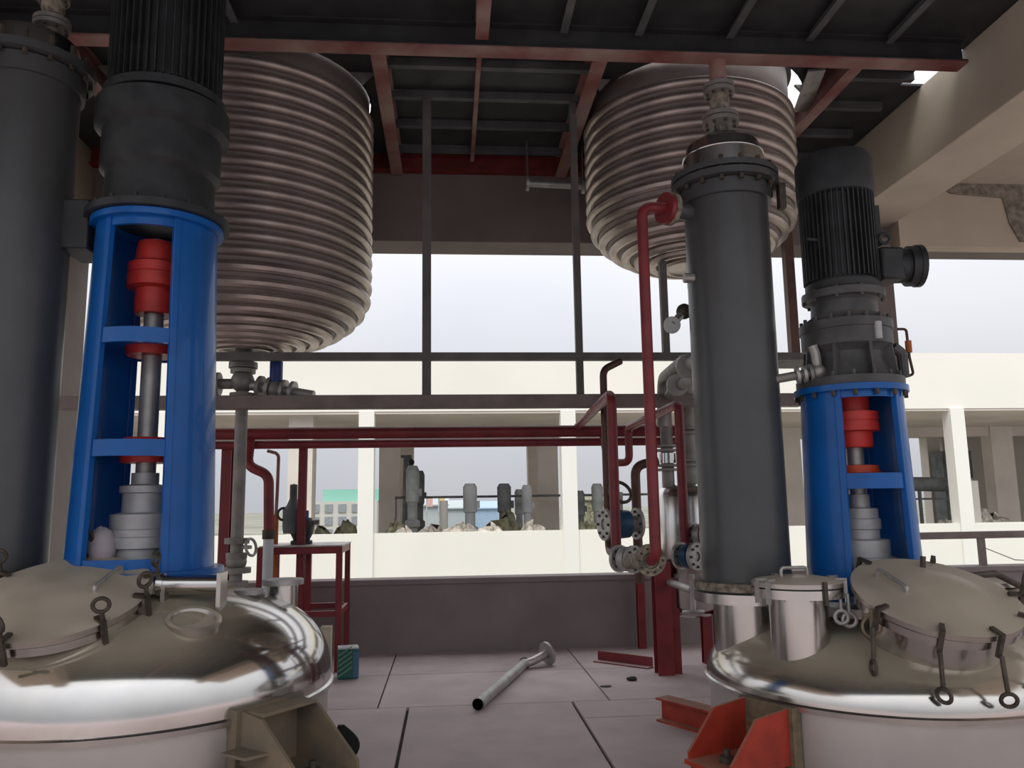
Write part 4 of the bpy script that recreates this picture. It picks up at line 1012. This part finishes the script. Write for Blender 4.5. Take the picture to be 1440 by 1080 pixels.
    # white plastered pilaster goes up over the roof band
for px, y, w, lb in ((548, OY + 5, 0.62, 'next to the dark lamp mast'), (572, OY + 9, 0.5, 'behind the dark lamp mast'), (770, OY + 5, 0.62, 'next to the pale grey far motor'), (750, OY + 9, 0.42, 'behind the pale grey far motor'), (1408, OY + 5, 0.75, 'among the rubble heaps'), (1312, OY + 9, 0.5, 'beside the dark cabinet unit'), (1112, OY + 5, 0.6, 'between condenser and short blue frame')):
    x = at(px, 680, y).x
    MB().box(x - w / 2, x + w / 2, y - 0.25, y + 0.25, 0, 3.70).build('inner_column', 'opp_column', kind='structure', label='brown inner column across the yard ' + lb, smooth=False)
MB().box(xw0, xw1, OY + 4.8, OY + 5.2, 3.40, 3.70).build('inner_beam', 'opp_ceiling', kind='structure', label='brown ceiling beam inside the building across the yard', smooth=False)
# back wall of the far bay behind the railing
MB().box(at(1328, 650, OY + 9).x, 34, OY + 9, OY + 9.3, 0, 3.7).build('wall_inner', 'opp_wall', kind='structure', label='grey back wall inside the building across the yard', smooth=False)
dk = at(1325, 650, OY + 8.6)
x0, x1 = at(1312, 650, OY + 8.5).x, at(1352, 650, OY + 8.5).x
wn = thing('dark_workshop_unit', (x0, OY + 8.5, 0), 'dark cabinet unit behind the white column and railing', 'cabinet')
MB().box(x0, x1, OY + 7.9, OY + 8.6, 0, 3.1).build('unit_body', 'far_dark', wn, smooth=False)
for k in range(3): MB().box(x0 + 0.05 + k * 0.36, x0 + 0.36 + k * 0.36, OY + 7.86, OY + 7.9, 1.5, 2.1).build('unit_pane', 'far_grey', wn, smooth=False)
gp = [at(1290, 678, OY + 4), at(1345, 682, OY + 4)]
gt = thing('dark_conveyor_duct', (gp[0].x, OY + 4, 0), 'dark horizontal duct on legs across the yard beside the railing', 'duct')
MB().cyl((gp[0].x - 2.2, OY + 4, gp[0].z), (gp[1].x + 0.3, OY + 4, gp[1].z), 0.22, n=20).build('duct', 'far_dark', gt)
for k in range(4): MB().box(gp[0].x - 1.9 + k * 0.95, gp[0].x - 1.82 + k * 0.95, OY + 3.96, OY + 4.04, 0, gp[0].z - 0.15).build('duct_leg', 'far_dark', gt, smooth=False)
MB().box(gp[0].x - 2.2, gp[1].x + 0.3, OY + 3.97, OY + 4.03, gp[0].z - 0.55, gp[0].z - 0.49).build('duct_rail', 'far_dark', gt, smooth=False)
q = at(1372, 745, OY + 3.0)
for k, (dx, sx, sz) in enumerate(((-0.9, 0.5, 0.5), (0.2, 0.7, 0.75), (0.9, 0.5, 0.62), (-2.6, 0.6, 0.6), (-1.8, 0.45, 0.8))):
    MB().rock((q.x + dx, OY + 3 + 0.2 * k, 0.25), (sx, 0.4, sz), 30 + k, 12, 8).build('rubble_heap', 'rubble' if k < 3 else 'bush', label=('pale rubble heap behind the white parapet', 'larger pale rubble heap near the brown inner column', 'pale rubble heap next to the brown inner column', 'dark weedy heap under the far duct', 'taller weedy heap under the far duct')[k], cat='rubble')
bx_ = at(1366, 690, OY + 2.5)
MB().box(bx_.x - 0.10, bx_.x + 0.16, OY + 2.4, OY + 2.8, 0, at(1366, 676, OY + 2.5).z).build('pale_board', 'white_wall', label='pale board leaning behind the white column near the railing', cat='board', smooth=False)

# far geared motors, rail and rubble on the opposite floor
rx0, rx1, rz = at(556, 697, OY + 4.0).x, at(1000, 697, OY + 4.0).x, at(700, 698, OY + 4.0).z
lr = thing('long_rail', ((rx0 + rx1) / 2, OY + 4.0, 0), 'thin dark rail stretched across the open building opposite', 'rail')
MB().box(rx0, rx1, OY + 3.98, OY + 4.02, rz - 0.035, rz + 0.035).build('rail_tube', 'far_dark', lr, smooth=False)
for x in (rx0 + 0.02, (rx0 + rx1) / 2 + 0.6, rx1 - 0.02): MB().box(x - 0.02, x + 0.02, OY + 3.98, OY + 4.02, 0, rz).build('rail_support', 'far_dark', lr, smooth=False)
far = [(580, 655, 742, 0.19, 'far_mid', 'grey far motor beside the dark lamp mast'), (590, 662, 742, 0.15, 'far_dark', 'slim dark far motor between lamp mast and pink flag'), (661, 680, 742, 0.20, 'far_grey', 'pale far motor standing alone mid way in the opening'),
       (709, 680, 742, 0.20, 'far_dark', 'black twin topped far motor in the opening'), (730, 688, 742, 0.14, 'far_mid', 'short grey far motor beside the brown inner column'), (741, 682, 742, 0.15, 'far_grey', 'pale grey far motor touching the brown inner column'),
       (815, 690, 745, 0.15, 'far_dark', 'dark far motor just past the white column'), (840, 680, 745, 0.17, 'far_mid', 'grey far motor behind the brown riser pipe')]
for px, t0, b0_, w, mt, lb in far:
    y = OY + (4.7 if px in (590, 730) else 3.45); x = at(px, 700, y).x; zt_ = at(px, t0, y).z
    g = thing('far_geared_motor', (x, y, 0), lb, 'motor', 'motors on the opposite floor')
    MB().lathe([(w * 0.8, 0), (w * 0.8, zt_ * 0.3), (w * 1.15, zt_ * 0.32), (w * 1.15, zt_ * 0.38), (w * 0.75, zt_ * 0.40), (w * 0.75, zt_ * 0.58), (w, zt_ * 0.60), (w, zt_ * 0.80)], (x, y, 0), n=16).build('housing', mt, g)
    MB().lathe([(w * 1.02, zt_ * 0.80), (w * 1.02, zt_ * 0.95), (w * 0.7, zt_), (0.001, zt_)], (x, y, 0), n=16).build('fan_cover', mt, g)
    MB().cbox((x + w * 1.1, y, zt_ * 0.70), (w * 0.6, w * 0.8, w * 1.1)).build('terminal_box', mt, g)
for k, (px, sx, sz, mt) in enumerate(((570, 0.55, 0.95, 'rubble'), (605, 0.6, 0.90, 'rubble'), (650, 0.7, 0.98, 'rubble'), (690, 0.5, 1.02, 'rubble'), (712, 0.6, 1.35, 'bush'), (750, 0.6, 0.98, 'rubble'), (825, 0.5, 1.0, 'bush'), (488, 0.4, 1.15, 'bush'), (446, 0.6, 0.95, 'bush'), (555, 0.35, 1.15, 'bush'))):
    my = OY + (1.1, 2.15, 1.6)[k % 3] + (0.6 if mt == 'bush' else 0); x = at(px, 740, my).x
    MB().rock((x, my, 0.1), (sx, 0.45, sz * 0.78), 50 + k, 14, 9).build('rubble_mound' if mt == 'rubble' else 'weed_clump', mt, label=('low rubble mound by the dark lamp mast', 'low rubble mound next to the slim dark far motor', 'low rubble mound under the pale far motor', 'low rubble mound between pale far motor and weeds', 'brownish weed clump under the black far motor', 'low rubble mound by the brown inner column', 'green weeds past the white column', 'dark shrub before the apartment block', 'low dark weeds before the apartment block', 'weeds at foot of the inner column')[k], cat='rubble' if mt == 'rubble' else 'weeds')
lm = at(572, 690, OY + 7.8)
mast = thing('lamp_mast', (lm.x, OY + 7.8, 0), 'dark lamp mast with a small arm beside the inner column', 'lamp')
MB().cyl((lm.x + 0.12, OY + 7.8, 0), (lm.x, OY + 7.8, at(568, 640, OY + 7.8).z), 0.30, 0.12, 12).build('mast', 'far_dark', mast)
la = at(568, 642, OY + 7.8); lb_ = at(578, 650, OY + 7.8)
MB().tube([la + V(-0.1, 0, 0.0), (lb_.x, la.y, la.z), (lb_.x, la.y, lb_.z)], 0.05, 8).build('arm', 'far_dark', mast)
MB().ball(lb_, 0.12).build('lamp_head', 'black', mast)
wp = at(624, 720, OY + 3.0); MB().cyl((wp.x, wp.y, 0), (wp.x, wp.y, at(624, 704, OY + 3).z), 0.12, n=14).build('white_stub_post', 'white_column', label='short white post between the far motors', cat='post')

# distant buildings
AY = 90
x0, x1 = at(432, 720, AY).x, at(530, 720, AY).x; zt_ = at(480, 705, AY).z
ab = thing('apartment_block', ((x0 + x1) / 2, AY, -5), 'distant pale block with green roof structure', 'building')
MB().box(x0, x1, AY, AY + 14, -5, zt_).build('wall', 'apartment', ab, smooth=False)
g0_, g1_ = at(452, 690, AY).x, at(532, 690, AY).x
MB().box(g0_, g1_, AY + 1, AY + 10, zt_, at(480, 688, AY).z).build('green_roof', 'green_roof', ab, smooth=False)
wme = raw_mesh(MB().box(-0.42, 0.42, -0.12, 0.05, -0.45, 0.45), 'window', 'far_window', False)
for i in range(5):
    for j in range(3):
        inst(wme, 'window', ab, (x0 + (x1 - x0) * (i + 0.6) / 5.2, AY, zt_ - 0.75 - j * 1.35))
SY = 75
for k, (pa_, pb_, t0, mt, lb) in enumerate(((592, 628, 712, 'far_shed', 'distant grey shed beside the lamp mast'), (628, 664, 716, 'far_shed', 'distant low grey shed behind the short white post'), (668, 704, 716, 'far_blue', 'distant blue shed behind the rail'), (655, 672, 714, 'green_roof', 'distant teal shed between grey and blue sheds'), (812, 842, 704, 'bush', 'distant tree patch past the white column'))):
    SY = 66 + 8.5 * k; x0, x1 = at(pa_, 720, SY).x, at(pb_, 720, SY).x; z1 = at(pa_, t0, SY).z
    s_ = MB().box(x0, x1, SY, SY + 6, -5, z1)
    s_.prism([(x0 - 0.2, SY - 0.2, z1), (x1 + 0.2, SY - 0.2, z1), (x1 + 0.2, SY + 3, z1 + 0.7), (x0 - 0.2, SY + 3, z1 + 0.7)], (0, 0, 0.12))
    s_.build('distant_shed' if k < 4 else 'distant_tree_patch', mt, label=lb, cat='building' if k < 4 else 'trees', smooth=False)
for px, t0, mt, lb in ((617, 704, 'yellow', 'yellow far flag beside the short white post'), (600, 706, 'far_pink', 'pink far flag near the slim dark motor')):
    p = at(px, t0, 60); f_ = thing('far_flag', (p.x, 60, -5), lb, 'flag')
    MB().cyl((p.x, 60, -5), (p.x, 60, p.z + 0.3), 0.05, n=8).build('flagpole', 'far_mid', f_)
    MB().box(p.x, p.x + 0.45, 59.98, 60.02, p.z - 0.35, p.z + 0.3).build('cloth', mt, f_, smooth=False)
gx = at(362, 700, 16).x
MB().box(gx - 0.30, gx + 0.30, OY + 0.4, OY + 1.0, 0, 3.7).build('grey_column', 'opp_column', kind='structure', label='grey column across the yard behind the grey drain pipe', smooth=False)
